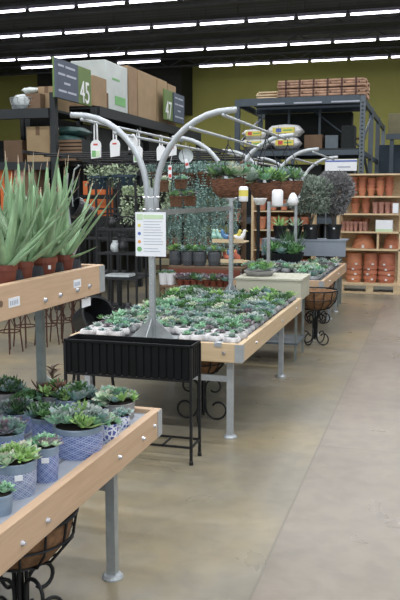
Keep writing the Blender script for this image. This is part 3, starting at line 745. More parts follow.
# ------------------------------------------------------------------ aloes
tray = thing('plant_tray', 'charcoal pleated plant tray holding the aloe pots on the raised shelf', 'tray', (0, 0, 0))
zt = sz-.034
mb = MB().bx(sx0+.05, sx1-.05, .8, 3.2, zt, zt+.006)
for x in (sx0+.05, sx1-.05): mb.bx(x-.004, x+.004, .8, 3.2, zt, zt+.028)
part('tray_base', mb, 'fabric', tray)
def pleat(y):
    mb = MB(); o = 0
    mb.v = [(sx0+.06, y-.03, zt+.006), (sx1-.06, y-.03, zt+.006), (sx0+.06, y+.03, zt+.006), (sx1-.06, y+.03, zt+.006), (sx0+.06, y, zt+.066), (sx1-.06, y, zt+.066)]
    mb.f = [(0, 1, 5, 4), (2, 4, 5, 3), (0, 4, 2), (1, 3, 5), (0, 2, 3, 1)]; mb.m = [0]*5; return mb
def aloe(label, x, y, r, h, leaves, seed, extra=(), lean=(.05, 0), lmax=.44):
    q = random.Random(seed)
    t = thing('potted_aloe', label, 'plant', (x, y, zt+.007), 0, 'aloe plants on the raised shelf')
    part('pot', MB().lathe([(r*.74, 0), (r*.94, h*.74), (r*1.02, h*.74), (r*1.04, h), (r*.93, h), (r*.9, h*.86), (r*.6, h*.86)], 22, mats=[0, 0, 0, 0, 0, 1, 1]), ['terrad', 'soil'], t)
    if r > .05: part('price_sticker', MB().box((r*.90, 0, h*.55), (.004, .012, .016)), 'white', t, rot=(0, 0, -.6))
    pf = lambda s: max(.015, (1-s**1.15)**.8*(.8+.35*min(1, s*4)))
    for i in range(leaves):
        tt = i/leaves; a = i*2.39996 + q.uniform(-.3, .3)
        inc = math.radians(3 + 44*(1-tt)**1.15 + q.uniform(-5, 6)); L = q.uniform(.84, 1.05)*lmax*(.82 + .18*tt)
        d = Vector((math.cos(a)*math.sin(inc)+lean[0], math.sin(a)*math.sin(inc)+lean[1], math.cos(inc))).normalized()
        b = Vector((math.cos(a)*r*.3, math.sin(a)*r*.3, h*.8)); bow = Vector((math.cos(a), math.sin(a), 0))*L*q.uniform(-.02, .07)
        lf = MB().blade(b, b+d*L*.5+bow, b+d*L+Vector((0, 0, L*.03))-bow*.6, q.uniform(.036, .052), .009, 12, 0, 1, pf)
        part('leaf', lf, ['aloe', 'aloetip'], t, smooth=True)
    for (tip, w) in extra:
        tip = Vector(tip)-Vector((x, y, zt+.007)); b = Vector((tip.x, tip.y, 0)).normalized()*r*.3+Vector((0, 0, h*.82)); m = (b+tip)*.5 + Vector((0, 0, -.012))
        part('leaf', MB().blade(b, m, tip, w, .008, 12, 0, 1, pf), ['aloe', 'aloetip'], t, smooth=True)
    return t
AX = -1.515
aloe('aloe in a small terracotta pot at the left edge of the photo', AX, 2.55, .046, .085, 10, 1, extra=[(on_y(79, 186, 2.62), .034), (on_y(43, 238, 2.5), .034), (on_y(62, 205, 2.5), .032)], lmax=.42)
aloe('aloe in a terracotta pot, second from the left edge of the shelf', AX-.01, 2.70, .042, .085, 10, 5, lean=(.03, .02), extra=[(on_y(80, 172, 2.75), .034), (on_y(24, 168, 2.75), .03)])
aloe('large aloe in a wide terracotta pot, third along the raised shelf', AX-.015, 2.88, .057, .088, 14, 3, extra=[(on_y(75, 170, 2.9), .034)])
aloe('aloe nearest the shelf end with one long leaf stretching right', AX-.01, 3.06, .043, .085, 9, 4, extra=[(on_y(119, 190, 3.08), .036), (on_y(98, 246, 3.0), .018)], lean=(-.1, 0))
aloe('aloe standing at the back of the raised shelf behind the wide pot', AX-.22, 2.92, .046, .085, 11, 7)
aloe('aloe at the back of the raised shelf near its left end', AX-.24, 2.72, .046, .085, 11, 8)
for y in (2.625, 2.79, 2.97, 3.14): part('pleat', pleat(y), 'fabric', tray)
# black pot hooked on a wire behind the aloes
p = on_y(84, 211, 3.34)
t = thing('black_pot', 'black plastic pot hung sideways behind the last aloe', 'pot', p)
part('pot_body', MB().lathe([(.030, -.045), (.034, -.04), (.045, .03), (.050, .03), (.051, .05), (.043, .05), (.038, -.02)], 18), 'blackp', t, rot=(.3, -1.15, .5), smooth=False)
part('wire_hook', MB().tube([(-.055, 0, .02), (-.062, 0, .1), (-.045, 0, .19), (-.02, 0, .21)], .004, 5), 'galv', t)
p2 = on_y(73, 268, 3.272); p3 = on_y(66, 195, 3.272)
mb = MB().tube([(p2.x, 3.272, sz-.10), (p2.x, 3.272, 1.4), (p3.x, 3.272, p3.z), (p3.x+.01, 3.272, p3.z+.10)], .006, 6)
mb.tube([(p2.x, 3.272, 1.32), (p2.x+.06, 3.272, 1.43), (p2.x+.03, 3.272, 1.47), (p2.x, 3.272, 1.40)], .004, 5)
part('hook_wire', mb, 'galv', shelf)
# ------------------------------------------------------------------ blue pots on the near bench
ZT = .63
def planted(name, label, x, y, r, h, body, kinds, count, seed, taper=.9, rimh=.2, each=.5, group=None, sticker=None, rot=0, rimm='rim', up=.0):
    y = min(y, 3.17-r*1.03)
    t = thing(name, label, 'potted plant', (x, y, ZT), rot, group)
    z1 = h*(1-rimh)
    part('pot', MB().lathe([(r*taper, 0), (r*(taper+(1-taper)*.8), z1*.5), (r*.985, z1), (r*1.005, z1+.003), (r*1.02, h-.004), (r*.985, h), (r*.93, h-.002), (r*.9, h-.006), (r*.5, h+.004)], 36, mats=[0, 0, 1, 1, 1, 1, 1, 2, 2]), [body, rimm, 'soil'], t, smooth=False)
    mb, ms = cluster(seed, r*1.14, int(count*1.9), kinds, each*.88)
    part('succulents', mb, ms, t, loc=(0, 0, h*.97+up))
    if sticker is not None:
        a = sticker; part('price_sticker', MB().box((0, 0, 0), (.003, .026, .018)), 'paper', t, loc=(r*1.0*math.cos(a), r*1.0*math.sin(a), z1*.88), rot=(0, 0, a))
    return t
def at(px, py): return on_z(px, py+5, ZT)
def rad_at(px, p): return px * (Vector((p.x, p.y, 0)).length) / F
p = at(79, 448); planted('blue_planter', 'wide blue lattice planter of mixed succulents in the middle of the near bench', p.x, p.y, .094, .115, 'glaze', ['blue', 'lime', 'mint', 'grey'], 12, 3, each=.5, taper=.93)
p = at(46, 474); planted('blue_planter', 'narrow tall blue lattice pot with a white price sticker', p.x, p.y, .046, .122, 'glaze', ['pale', 'purple', 'mint'], 8, 4, each=.6, sticker=-1.1, taper=.9, rimh=.24)
p = at(16, 488); planted('blue_planter', 'wide pale blue lattice planter of pale succulents at the left', p.x, p.y, .070, .118, 'glaze2', ['pale', 'pale', 'mint', 'lime'], 14, 9, each=.48, sticker=-.9, taper=.88, rimh=.28)
p = at(1, 508); planted('blue_planter', 'smallest blue pot at the left edge, nearest the camera', p.x, p.y, .036, .065, 'rim', ['mint', 'red'], 5, 6, each=.6, rimh=.3)
p = at(109, 436); planted('mosaic_planter', 'small blue and white mosaic pot with pale succulents', p.x-.01, p.y+.01, .047, .074, 'leafpot', ['pale', 'blue', 'mint'], 8, 8, taper=.92, rimh=.08, each=.55, rimm='leafpot')
p = at(122, 423); planted('mosaic_planter', 'small mosaic pot with grey succulents beside the concrete bowl', p.x-.01, p.y+.01, .040, .055, 'leafpot', ['grey', 'blue'], 6, 18, taper=.92, rimh=.08, each=.55, rimm='leafpot')
p = at(125, 402); planted('concrete_bowl', 'wide concrete bowl of pale succulents at the far end of the bench', p.x+.03, p.y, .078, .075, 'concrete', ['mint', 'pale', 'blue', 'lime'], 14, 10, taper=.94, rimh=.1, each=.5, rimm='concrete')
p = at(89, 402); planted('concrete_bowl', 'concrete bowl of blue-green succulents behind the blue planter', p.x, p.y, .082, .075, 'concrete', ['blue', 'green', 'grey'], 13, 11, taper=.94, rimh=.1, each=.55, rimm='concrete')
p = at(49, 438); planted('blue_planter', 'blue pot with spiky dark green succulents behind the narrow pot', p.x-.03, p.y+.03, .055, .10, 'glaze', ['dark', 'green', 'blue'], 7, 12, each=.8)
p = at(13, 455); planted('blue_planter', 'blue pot with a dusky purple rosette behind the pale planter', p.x-.03, p.y+.02, .06, .10, 'glaze', ['purple', 'blue', 'mint'], 8, 13, each=.62)
p = at(57, 403); planted('concrete_bowl', 'concrete bowl with bright green succulents beside the post foot', p.x+.02, p.y+.03, .075, .085, 'concrete', ['green', 'blue', 'lime', 'red'], 9, 14, rimm='concrete', each=.6, taper=.94)
p = at(6, 404); planted('concrete_bowl', 'concrete bowl of dark green succulents left of the post foot', p.x, p.y, .082, .088, 'concrete', ['green', 'dark', 'blue'], 12, 15, rimm='concrete', each=.5, taper=.94)
p = at(22, 428); planted('blue_planter', 'blue pot of green grassy succulents left of the spiky ones', p.x-.03, p.y+.02, .06, .085, 'glaze', ['dark', 'purple', 'blue'], 9, 16, each=.7)
p = at(-14, 436); planted('blue_planter', 'blue pot of mixed succulents cut by the left edge', p.x-.03, p.y, .06, .10, 'glaze', ['red', 'dark', 'mint'], 9, 17, each=.7)
p = at(70, 418); planted('blue_planter', 'blue pot of bright green succulents wedged behind the wide planter', p.x-.05, p.y+.08, .048, .085, 'glaze', ['green', 'lime', 'blue'], 7, 21, each=.7)
p = at(33, 410); planted('concrete_bowl', 'small concrete bowl of green succulents in front of the post foot', p.x-.02, p.y, .055, .07, 'concrete', ['green', 'mint'], 8, 22, rimm='concrete', each=.6)
p = at(103, 416); planted('mosaic_planter', 'mosaic pot of blue-green succulents between the bowls and the mosaic pots', p.x-.02, p.y+.01, .042, .06, 'leafpot', ['blue', 'mint', 'pale'], 7, 23, rimm='leafpot', rimh=.08, each=.6)
for px, py, l in ((77, 412, 'left'), (86, 404, 'right')):
    q = on_z(px, py, .79); o = part('plant_tag', MB().box((0, 0, 0), (.016, .002, .05)), 'white', loc=(q.x, q.y, q.z-.04), rot=(.15, -.3, .3)); tag(o, 'white plastic plant tag stuck in the bowls, %s of the two' % l, 'plant tag')
q = on_y(46, 377, 3.1); o = part('plant_tag', MB().box((0, 0, 0), (.075, .002, .018)), 'white', loc=q, rot=(0, .62, 0)); tag(o, 'long white tag leaning against the steel post foot', 'plant tag')
t = thing('reddish_plant', 'small reddish brown leafy plant beside the steel post', 'plant', on_y(53, 398, 3.2) + Vector((0, 0, -.04)))
mb = MB().tube([(0, 0, -.06), (0, 0, .06)], .006, 6)
for i in range(9):
    a = i*2.4; mb.blade((0, 0, .02+.006*i), (.025*math.cos(a), .025*math.sin(a), .05+.007*i), (.05*math.cos(a), .05*math.sin(a), .05+.005*i), .022, .004, 4, 0, 1, lambda s: max(.05, math.sin(PI*min(1, s*.9+.1))))
part('foliage', mb, ['l_red', 't_red'], t); part('pot', MB().lathe([(.035, -.098), (.045, -.05), (.04, -.05), (.035, -.056)], 14), 'terrad', t)
t.location.z = ZT+.10

# ------------------------------------------------------------------ succulents on the middle bench
def fill(bx0, bx1, by0, by1, nx, ny, group, where, front_white, skip, kindf, zt, sc=1.0):
    for j in range(ny):
        for i in range(nx):
            x = bx1 - (i+.5)*(bx1-bx0)/nx; y = by0 + (j+.5)*(by1-by0)/ny
            x += R.uniform(-.012, .012); y += R.uniform(-.014, .014)
            if skip(x, y): continue
            wht = front_white(i, j)
            k = kindf(i, j)
            s = R.uniform(.78, .98)*sc
            pm = R.choice(POTW if wht else POT)
            o = add('potted_succulent', pm, None, (x, y, zt), (0, 0, R.uniform(0, 6)), s)
            tag(o, '%s succulent in %s stone pot, %s from aisle, %s row back, %s' % (KINDNAME[k], 'white' if wht else 'grey', ORD[i], ORD[j], where), 'potted plant', group)
            pm2 = add('succulent', R.choice(ROS[k]), o, (0, 0, .054 if wht else .046), (R.uniform(-.2, .2), R.uniform(-.2, .2), R.uniform(0, 6)), R.uniform(.8, 1.5) * (.62 if wht else 1.3 if j > 13 else 1.05))
def kind_mid(i, j):
    if j < 3: return R.choice(['blue', 'grey', 'purple', 'mint', 'grey'])
    if j < 9: return R.choice(['mint', 'grey', 'pale', 'blue', 'grey', 'purple', 'green', 'blue'])
    if j < 14: return R.choice(['green', 'mint', 'blue', 'pale', 'green', 'grey', 'blue'])
    return R.choice(['green', 'green', 'lime', 'blue', 'grey', 'dark'])
P1Y, P2Y, PXC = 4.93, 7.1, -1.80
def skip_mid(x, y): return (abs(x-PXC) < .22 and abs(y-P1Y) < .19) or (abs(x-PXC) < .19 and abs(y-P2Y) < .17)
fill(XW+.05, XE-.05, 4.835, 7.15, 11, 20, 'stone pot succulents on the middle bench', 'middle bench', lambda i, j: (j < 2) or (j == 2 and R.random() < .6) or (j < 7 and R.random() < .15), skip_mid, kind_mid, .632)
# ------------------------------------------------------------------ far bench
def skip_far(x, y): return (abs(x-PXC) < .12 and abs(y-8.87) < .12) or (x < -1.5 and y < 9.6) or y > 11.0 or any((x-c.x)**2+(y-c.y)**2 < d*d for c, d in ((on_z(286, 267, .632), .33), (Vector((on_y(291, 262, 10.85).x, 10.85, 0)), .2), (Vector((on_y(268, 265, 10.7).x, 10.7, 0)), .2)))
fill(XW+.05, XE-.06, 8.8, 11.1, 7, 13, 'succulents on the far bench', 'far bench', lambda i, j: False, skip_far, lambda i, j: R.choice(['grey', 'purple', 'blue', 'pale', 'green', 'mint', 'grey']), .632, 1.25)
t = thing('bowl_planter', 'broad black bowl planter of dark rosettes on the far bench', 'planter', on_z(286, 267, .632))
part('bowl', MB().lathe([(.19, 0), (.235, .16), (.25, .2), (.22, .2), (.2, .17), (.1, .17)], 24), 'blackp', t)
mb, ms = cluster(5, .25, 20, ['dark', 'green', 'dark', 'green', 'blue'], .5); part('succulents', mb, ms, t, loc=(0, 0, .18))
def agave(name, label, loc, kinds, n, L, seed, pot=(.1, .14), spread=(10, 55), wid=.05, group=None):
    q = random.Random(seed); t = thing(name, label, 'potted plant', loc, 0, group); r, h = pot
    part('pot', MB().lathe([(r*.75, 0), (r*.98, h*.85), (r*1.04, h*.86), (r*1.04, h), (r*.92, h), (r*.9, h*.88), (r*.5, h*.88)], 20), 'blackp', t)
    mb = MB()
    for i in range(n):
        a = i*2.39996; inc = math.radians(spread[1]+(spread[0]-spread[1])*i/n); l = L*q.uniform(.8, 1.1)
        d = Vector((math.cos(a)*math.sin(inc), math.sin(a)*math.sin(inc), math.cos(inc))); b = Vector((math.cos(a)*r*.2, math.sin(a)*r*.2, h*.88))
        mb.blade(b, b+d*l*.5, b+d*l+Vector((0, 0, -l*.08*math.sin(inc))), wid*q.uniform(.8, 1.1), .008, 6, 0, 1, lambda s: max(.03, (1-s)**.6*(.6+.6*min(1, s*3))))
    part('foliage', mb, ['l_'+kinds, 't_'+kinds], t, smooth=True); return t
p = on_y(291, 262, 10.85); agave('spiky_plant', 'dark green spiky upright plant on the far bench', (p.x, 10.85, .632), 'dark', 38, .40, 3, (.11, .16), (4, 40), .022)
p = on_y(268, 265, 10.7); agave('spiky_plant', 'smaller blue-grey spiky plant left of the dark green one', (p.x, 10.7, .632), 'blue', 24, .26, 5, (.09, .14), (5, 50), .03)

# cream box between the benches
t = thing('cream_box_table', 'cream painted box table standing between the middle and far benches', 'table', (-1.17, 7.34, 0))
bw, bd = .64, .56
bevel(part('lid', MB().bx(-bw-.01, .01, -.01, bd, .79, .812), 'beige', t), .003)
bevel(part('body', MB().bx(-bw, 0, 0, bd-.01, .60, .79), 'beige', t), .003)
for x in (-bw+.05, -.05):
    for y in (.05, bd-.07): part('leg', MB().bx(x-.011, x+.011, y-.011, y+.011, 0, .60), 'galvd', t)
part('lower_shelf', MB().bx(-bw+.03, -.03, .03, bd-.05, .16, .18), 'rackgrey', t)
t = thing('dish_garden', 'shallow grey dish of green succulents on the cream box table', 'potted plant', (on_y(259, 268, 7.55).x, 7.57, .813))
part('dish', MB().lathe([(.12, 0), (.15, .03), (.155, .05), (.14, .05), (.13, .04)], 24), 'concrete', t)
mb, ms = cluster(7, .14, 12, ['green', 'blue', 'lime', 'mint'], .42); part('succulents', mb, ms, t, loc=(0, 0, .045))

# blue-grey riser at the end of the far bench with shrubs
t = thing('riser_bench', 'blue-grey painted riser bench across the end of the far bench', 'bench', (-1.76, 11.2, 0))
part('front_panel', MB().bx(-.615, .605, 0, .03, .74, .955), 'bluegrey', t); part('top_board', MB().bx(-.615, .605, -.01, .46, .955, .975), 'bluegrey', t)
for x in (-.55, .5):
    for y in (.08, .42): part('leg', MB().bx(x-.018, x+.018, y-.018, y+.018, 0, .955), 'galvd', t)
def shrub(label, px, crown, trunk_z, m, seed, pot=(.12, .21), stretch=(1, 1, 1), lv=900, Y=11.42):
    p = on_y(px, 230, Y); q = random.Random(seed)
    t = thing('potted_shrub', label, 'potted plant', (p.x, Y, .976)); r, h = pot
    part('pot', MB().lathe([(r*.78, 0), (r*.97, h*.86), (r*1.04, h*.87), (r*1.05, h), (r*.93, h), (r*.9, h*.9), (r*.5, h*.9)], 22), 'blackp', t)
    part('pot_label', MB().box((.02, -r*.97, h*.75), (.03, .012, .022)), 'paper', t)
    mb = MB(); cz = trunk_z
    for k in range(6):
        a = k*1.05; mb.tube([(0, 0, h*.85), (.02*math.cos(a), .02*math.sin(a), h+.05), (crown*.5*math.cos(a), crown*.5*math.sin(a), cz)], [.009, .007, .003], 5)
    part('stems', mb, 'bark', t)
    mb = MB()
    for i in range(lv):
        d = Vector((q.gauss(0, 1), q.gauss(0, 1), q.gauss(0, 1))).normalized(); rr = crown*(q.uniform(.35, 1.0)**.5)*(1+.1*math.sin(5*d.x+3*d.z+seed))
        pos = Vector((d.x*stretch[0], d.y*stretch[1], d.z*stretch[2]))*rr + Vector((0, 0, cz))
        dd = (d + Vector((q.gauss(0, .5), q.gauss(0, .5), q.gauss(.3, .5)))).normalized()
        mb.leaflet(pos, dd, q.uniform(.045, .07), q.uniform(.018, .026))
    part('foliage', mb, m, t); return t
shrub('olive-green bushy shrub in black pot, left of the two round shrubs', 311, .33, .64, 'olive', 1, stretch=(1.0, .85, .82), lv=4600, Y=11.36)
shrub('smoky grey taller shrub in black pot nearest the terracotta display', 333.5, .26, .67, 'smoke', 2, stretch=(1.0, .85, 1.15), lv=4200, Y=11.50)
p = on_y(280, 230, 11.4); agave('agave', 'lime green agave in a black pot, left end of the riser bench', (p.x, 11.4, .976), 'lime', 16, .2, 8, (.105, .19), (10, 65), .04)
p = on_y(295.5, 230, 11.4); agave('agave', 'pale green agave in a black pot beside the olive shrub', (p.x, 11.4, .976), 'pale', 16, .19, 9, (.105, .19), (10, 65), .04)

# ------------------------------------------------------------------ black trough planter
t = thing('trough_planter', 'long black ribbed metal trough planter on a tall leg frame', 'planter', (0, 0, 0))
x0, x1, y0, y1, zt_, zb = -2.145, -1.318, 4.27, 4.46, .728, .52
mb = MB(); n = 17
for k in range(n):
    xa = x0+.008+k*(x1-x0-.016)/n; xb = xa+(x1-x0-.016)/n
    mb.bx(xa, xb-.012, y0+.004, y0+.012, zb, zt_-.012); mb.bx(xb-.012, xb, y0+.010, y0+.016, zb, zt_-.012)
    mb.bx(xa, xb-.012, y1-.012, y1-.004, zb, zt_-.012)
for k in range(4):
    ya = y0+.012+k*(y1-y0-.024)/4; yb = ya+(y1-y0-.024)/4
    for xx, s in ((x1-.004, -1), (x0+.004, 1)): mb.bx(xx, xx+s*.008, ya, yb-.01, zb, zt_-.012); mb.bx(xx+s*.006, xx+s*.012, yb-.01, yb, zb, zt_-.012)
mb.bx(x0+.012, x1-.012, y0+.012, y1-.012, zb, zb+.01)
mb.bx(x0+.01, x1-.01, y0+.016, y0+.019, zb, zt_-.012).bx(x0+.01, x1-.01, y1-.019, y1-.012, zb, zt_-.012).bx(x1-.018, x1-.012, y0+.012, y1-.012, zb, zt_-.012).bx(x0+.012, x0+.018, y0+.012, y1-.012, zb, zt_-.012)
part('ribbed_trough', mb, 'blackm', t)
rm = MB()
for a in ((x0, x1, y0-.002, y0+.014), (x0, x1, y1-.014, y1+.002), (x0, x0+.014, y0, y1), (x1-.014, x1, y0, y1)): rm.bx(a[0], a[1], a[2], a[3], zt_-.016, zt_)
bevel(part('rim', rm, 'blackm', t), .002)
for x in (x0+.006, x1-.006):
    for y in (y0+.006, y1-.006): part('leg', MB().bx(x-.008, x+.008, y-.008, y+.008, 0, zt_-.016).lathe([(.013, 0), (.013, .02), (.009, .024)], 10, (x, y, 0)), 'black', t)
for y in (y0+.006, y1-.006):
    part('rail', MB().bx(x0, x1, y-.006, y+.006, zb-.014, zb-.002), 'black', t); part('rail', MB().bx(x0, x1, y-.006, y+.006, .10, .112), 'black', t)
for x in (x0+.006, x1-.006): part('end_rail', MB().bx(x-.006, x+.006, y0, y1, .10, .112), 'black', t)
for x in (x0+.2, x0+.42, x0+.64): part('cross_rail', MB().bx(x-.005, x+.005, y0, y1, .101, .111), 'black', t)

# ------------------------------------------------------------------ arched hanging frames
def quarter(x0, z0, dx, dz, n=10):
    return [(x0 + dx*(1-math.cos(a)), 0, z0 + dz*math.sin(a)) for a in [PI/2*i/n for i in range(n+1)]]
def frame(label, xc, ys, ztop=2.145, zbase=.632, reach=.56, rails=(-.49, -.25, .28, .5), bars=True, low=.78):
    t = thing('plant_arch', label, 'frame', (xc, ys[0], zbase))
    for yy in ys:
        y = yy-ys[0]; z = ztop-zbase
        part('post', MB().bx(-.018, .018, y-.018, y+.018, 0, 1.02), 'galv', t)
        g = gusset(MB(), 0, y, 0, .125 if yy != ys[0] else .165, .14); part('foot_gusset', g, 'galv', t)
        for s in (-1, 1):
            pts = [(s*.028, y, low if yy == ys[0] else .92), (s*.030, y, .95)] + [(p[0], y, p[2]) for p in quarter(s*.032, .97, s*(reach-.05), z-.97)] + [(s*(reach+.02), y, z+.002)]
            part('arm', MB().tube(pts, .021, 8), 'alu', t, smooth=True)
        mb = MB()
        for zz in ((.80, .88, .96) if yy == ys[0] and low < .8 else (.95,)): mb.tube([(-.06, y-.012, zz), (-.06+.12, y-.012, zz)], .007, 6)
        part('clamp_bolt', mb, 'zinc', t)
        mb = MB()
        for k in range(12): mb.tube([(0, y-.0212, .2+.06*k), (0, y-.0225, .2+.06*k)], .005, 6)
        part('slot_holes', mb, 'zinc', t)
    L = ys[-1]-ys[0]
    for x in rails:
        s = abs(x); u = min(1, max(0, (s-.032)/(reach-.05))); a = math.acos(1-u); zz = .97+(ztop-zbase-.97)*math.sin(a)-.03
        part('rail', MB().tube([(x, -.03, zz), (x, L+.03, zz)], .0105, 8), 'alu', t, smooth=True)
    if bars:
        part('flat_bar', MB().bx(-.012, -.004, 0.02, L, .835, .872), 'galv', t)
    return t
frame('nearest galvanised arched hanging frame rising from the middle bench', PXC, [P1Y, P2Y])
frame('second galvanised arched hanging frame rising from the far bench', PXC, [8.87, 10.75], ztop=2.12, reach=.54, low=.9)
def rail_z(x): 
    s = abs(x-PXC); u = min(1, max(0, (s-.032)/.51)); a = math.acos(1-u); return .632+.97+(2.145-.632-.97)*math.sin(a)-.03

# white sign on the first post
t = thing('care_sign', 'white printed care sign with green heading on the nearest post', 'sign', (PXC, P1Y-.026, 1.345))
part('sheet', MB().bx(-.108, .108, -.003, 0, -.148, .148), 'paper', t)
part('heading_block', MB().bx(-.098, -.055, -.005, -.003, .098, .135), 'inklg', t); part('heading_bar', MB().bx(-.05, .09, -.005, -.003, .104, .13), 'inklg', t)
for k, (m, z) in enumerate((('inky', .06), ('inkb', .005), ('inko', -.05), ('inkg', -.10))):
    part('icon', MB().tube([(-.08, -.003, z), (-.08, -.005, z)], .017 if k == 3 else .011, 12), m, t)
mb = MB()
for z in (.085, .066, .048, .03, .012, -.006, -.03, -.048, -.066, -.095, -.113): mb.bx(-.05, R.uniform(.05, .09), -.0042, -.003, z-.002, z+.002)
part('printed_lines', mb, 'ink', t)

# ------------------------------------------------------------------ hang tags and saucers
def hang_tag(label, p, zr, w=.075, h=.14, green=True, red=True):
    t = thing('hang_tag', label, 'tag', p, 0, 'tags hanging from the frame rails')
    mb = MB(); n = 8; fr = []
    outline = [(-w/2*.92, -h/2), (w/2*.92, -h/2+.01), (w/2, h*.12)] + [(w/2*math.cos(a), h*.12+w*.5*math.sin(a)) for a in [PI*i/n for i in range(1, n)]] + [(-w/2, h*.12)]
    for y in (-.006, .006): fr += [(x, y, z) for x, z in outline]
    k = len(outline); mb.v = fr; mb.f = [tuple(range(k)), tuple(range(2*k-1, k-1, -1))] + [(i, k+i, k+(i+1) % k, (i+1) % k) for i in range(k)]; mb.m = [0]*len(mb.f)
    part('body', mb, 'white', t)
    zz = zr-p[2]
    part('loop', MB().tube([(-.012, 0, h*.36), (-.010, 0, zz*.75+.02), (0, 0, zz+.016), (.010, 0, zz*.75+.02), (.012, 0, h*.36)], .006, 5), 'white', t)
    if green: part('green_patch', MB().bx(-w*.38, w*.0, -.0075, -.006, -h*.42, -h*.12), 'inkg', t); part('pale_patch', MB().bx(w*.02, w*.4, -.0075, -.006, -h*.4, -h*.14), 'inklg', t)
    if red: part('red_print', MB().bx(-w*.22, w*.2, -.0075, -.006, h*.12, h*.2), 'inkr', t)
    return t
XA, XB, XC_, XD = PXC-.49, PXC-.25, PXC+.28, PXC+.5
for i, (px, py, X, g, rd, lb) in enumerate([(96, 148, XA, True, True, 'white hang tag with green patch, leftmost under the nearest arch'),
        (115, 147, XA, False, True, 'plain white hang tag with red print, second from the left'),
        (138, 153, XA, True, False, 'white hang tag with green patch just left of the post'),
        (161, 152, XA, False, False, 'plain white hang tag just right of the post'),
        (172.5, 150, XB, False, True, 'small white hang tag on the inner left rail'), (133, 143, XB, False, False, 'white hang tag behind the nearest arch')]):
    p = on_x(px, py, X); hang_tag(lb, p, rail_z(X), .078 if i < 4 else .07, .15 if i < 4 else .10, g, rd)
def saucer(label, p, zr, r=.085):
    t = thing('clear_saucer', label, 'saucer', p, 0, 'clear saucers hanging from the rails')
    part('dish', MB().lathe([(r*.8, -.012), (r, .008), (r*.97, .008), (r*.78, -.008)], 20), 'cloudy', t, rot=(PI/2, 0, .3))
    part('string', MB().tube([(0, 0, r*.9), (0, 0, zr-p[2])], .002, 4), 'white', t)
    part('label_card', MB().box((.012, -.02, -r*1.05), (.04, .003, .09), 0, Euler((0, -.3, 0)).to_matrix()), 'paper', t)
    part('red_print', MB().box((.015, -.023, -r*1.15), (.03, .003, .025), 0, Euler((0, -.3, 0)).to_matrix()), 'inkr', t)
p = on_x(186, 156, XA); saucer('clear plastic saucer with a red and white label on the outer left rail', p, rail_z(XA), .07)
p = on_x(170, 172, XA-.05); 
t = thing('label_card', 'long white label card with red print hanging below the left rail', 'card', p)
part('card', MB().bx(-.018, .018, -.001, .001, -.06, .06), 'paper', t); part('red_print', MB().bx(-.014, .014, -.003, -.001, -.05, -.02).bx(-.014, .014, -.003, -.001, .02, .045), 'inkr', t); part('string', MB().tube([(0, 0, .06), (.05, 0, rail_z(XA)-p.z)], .002, 4), 'white', t)

# ------------------------------------------------------------------ hanging baskets
def hang_basket(label, x, y, zrim, r, h, zr, kinds, n, seed, group='woven baskets hanging from the right rails'):
    t = thing('hanging_basket', label, 'hanging basket', (x, y, zrim), 0, group)
    part('woven_bowl', MB().lathe([(r*.3, -h), (r*.5, -h*.97), (r*.68, -h*.85), (r*.84, -h*.62), (r*.95, -h*.32), (r*1.0, -h*.06), (r*1.03, 0), (r*.94, 0), (r*.9, -.03), (r*.4, -.03)], 30, mats=[0]*8+[1, 1]), ['wicker', 'soil'], t, smooth=False)
    mb, ms = cluster(seed, r*1.1, int(n*1.2), kinds, .55); part('succulents', mb, ms, t, loc=(0, 0, .01))
    mb = MB(); zz = zr-zrim
    for k in range(3):
        a = k*2*PI/3+.5; mb.tube([(r*.97*math.cos(a), r*.97*math.sin(a), -.01), (r*.62*math.cos(a), r*.62*math.sin(a), zz*.45), (0, 0, zz-.04)], .004, 5)
    mb.tube([(0, 0, zz-.05), (0, 0, zz+.0), (.012, 0, zz+.022), (.02, 0, zz+.005)], .004, 5)
    part('hanger_wire', mb, 'black', t); return t
p = on_x(228, 179, XC_); hang_basket('woven brown hanging basket, leftmost, with pale succulents', p.x, p.y, p.z, .137, .145, rail_z(XC_), ['mint', 'pale', 'green', 'blue'], 20, 3)
p = on_x(266, 183, XD); hang_basket('woven brown hanging basket in the middle with green succulents', p.x, p.y, p.z, .137, .15, rail_z(XD), ['green', 'mint', 'grey', 'lime'], 20, 4)
p = on_x(287, 181, XD); hang_basket('woven brown hanging basket on the right end of the outer rail', p.x, p.y, p.z, .15, .17, rail_z(XD), ['blue', 'grey', 'green'], 18, 5)
p = on_x(246, 174, XC_); hang_basket('small woven brown hanging basket behind the leftmost and middle ones', p.x, p.y, p.z, .11, .12, rail_z(XC_), ['mint', 'red', 'blue'], 12, 6)
def cup(label, px, py, Y, shape, m, r, h, band=None):
    p = on_y(px, py, Y); t = thing('hanging_tub', label, 'tub', p, 0, 'tubs hanging under the woven baskets')
    prof = dict(cyl=[(r*.9, -h/2), (r, -h*.4), (r, h*.4), (r*.7, h/2), (r*.2, h/2)], cone=[(r*.7, -h/2), (r*1.0, -h*.2), (r*.6, h*.3), (r*.25, h/2)], bowl=[(r*.6, -h/2), (r, h*.35), (r*1.05, h/2), (r*.9, h/2), (r*.5, -h*.3)])[shape]
    part('body', MB().lathe(prof, 20), m, t, smooth=True)
    if band: part('label_band', MB().lathe([(r*1.01, -h*.15), (r*1.015, h*.25), (r*.99, h*.25), (r*.99, -h*.15)], 20), band, t)
    part('string', MB().tube([(0, 0, h*.45), (0, 0, rail_z(XD)-p.z)], .0012, 4), 'black', t)
cup('cream hanging tub with a yellow-green band, leftmost under baskets', 243.5, 194, 5.25, 'cyl', 'white', .032, .105, 'inky')
cup('wide white hanging saucer tub between the two large baskets', 260, 201.5, 5.6, 'bowl', 'white', .05, .05)
cup('plain white round-topped hanging tub under the middle basket', 277.5, 198, 5.75, 'cyl', 'white', .042, .125)
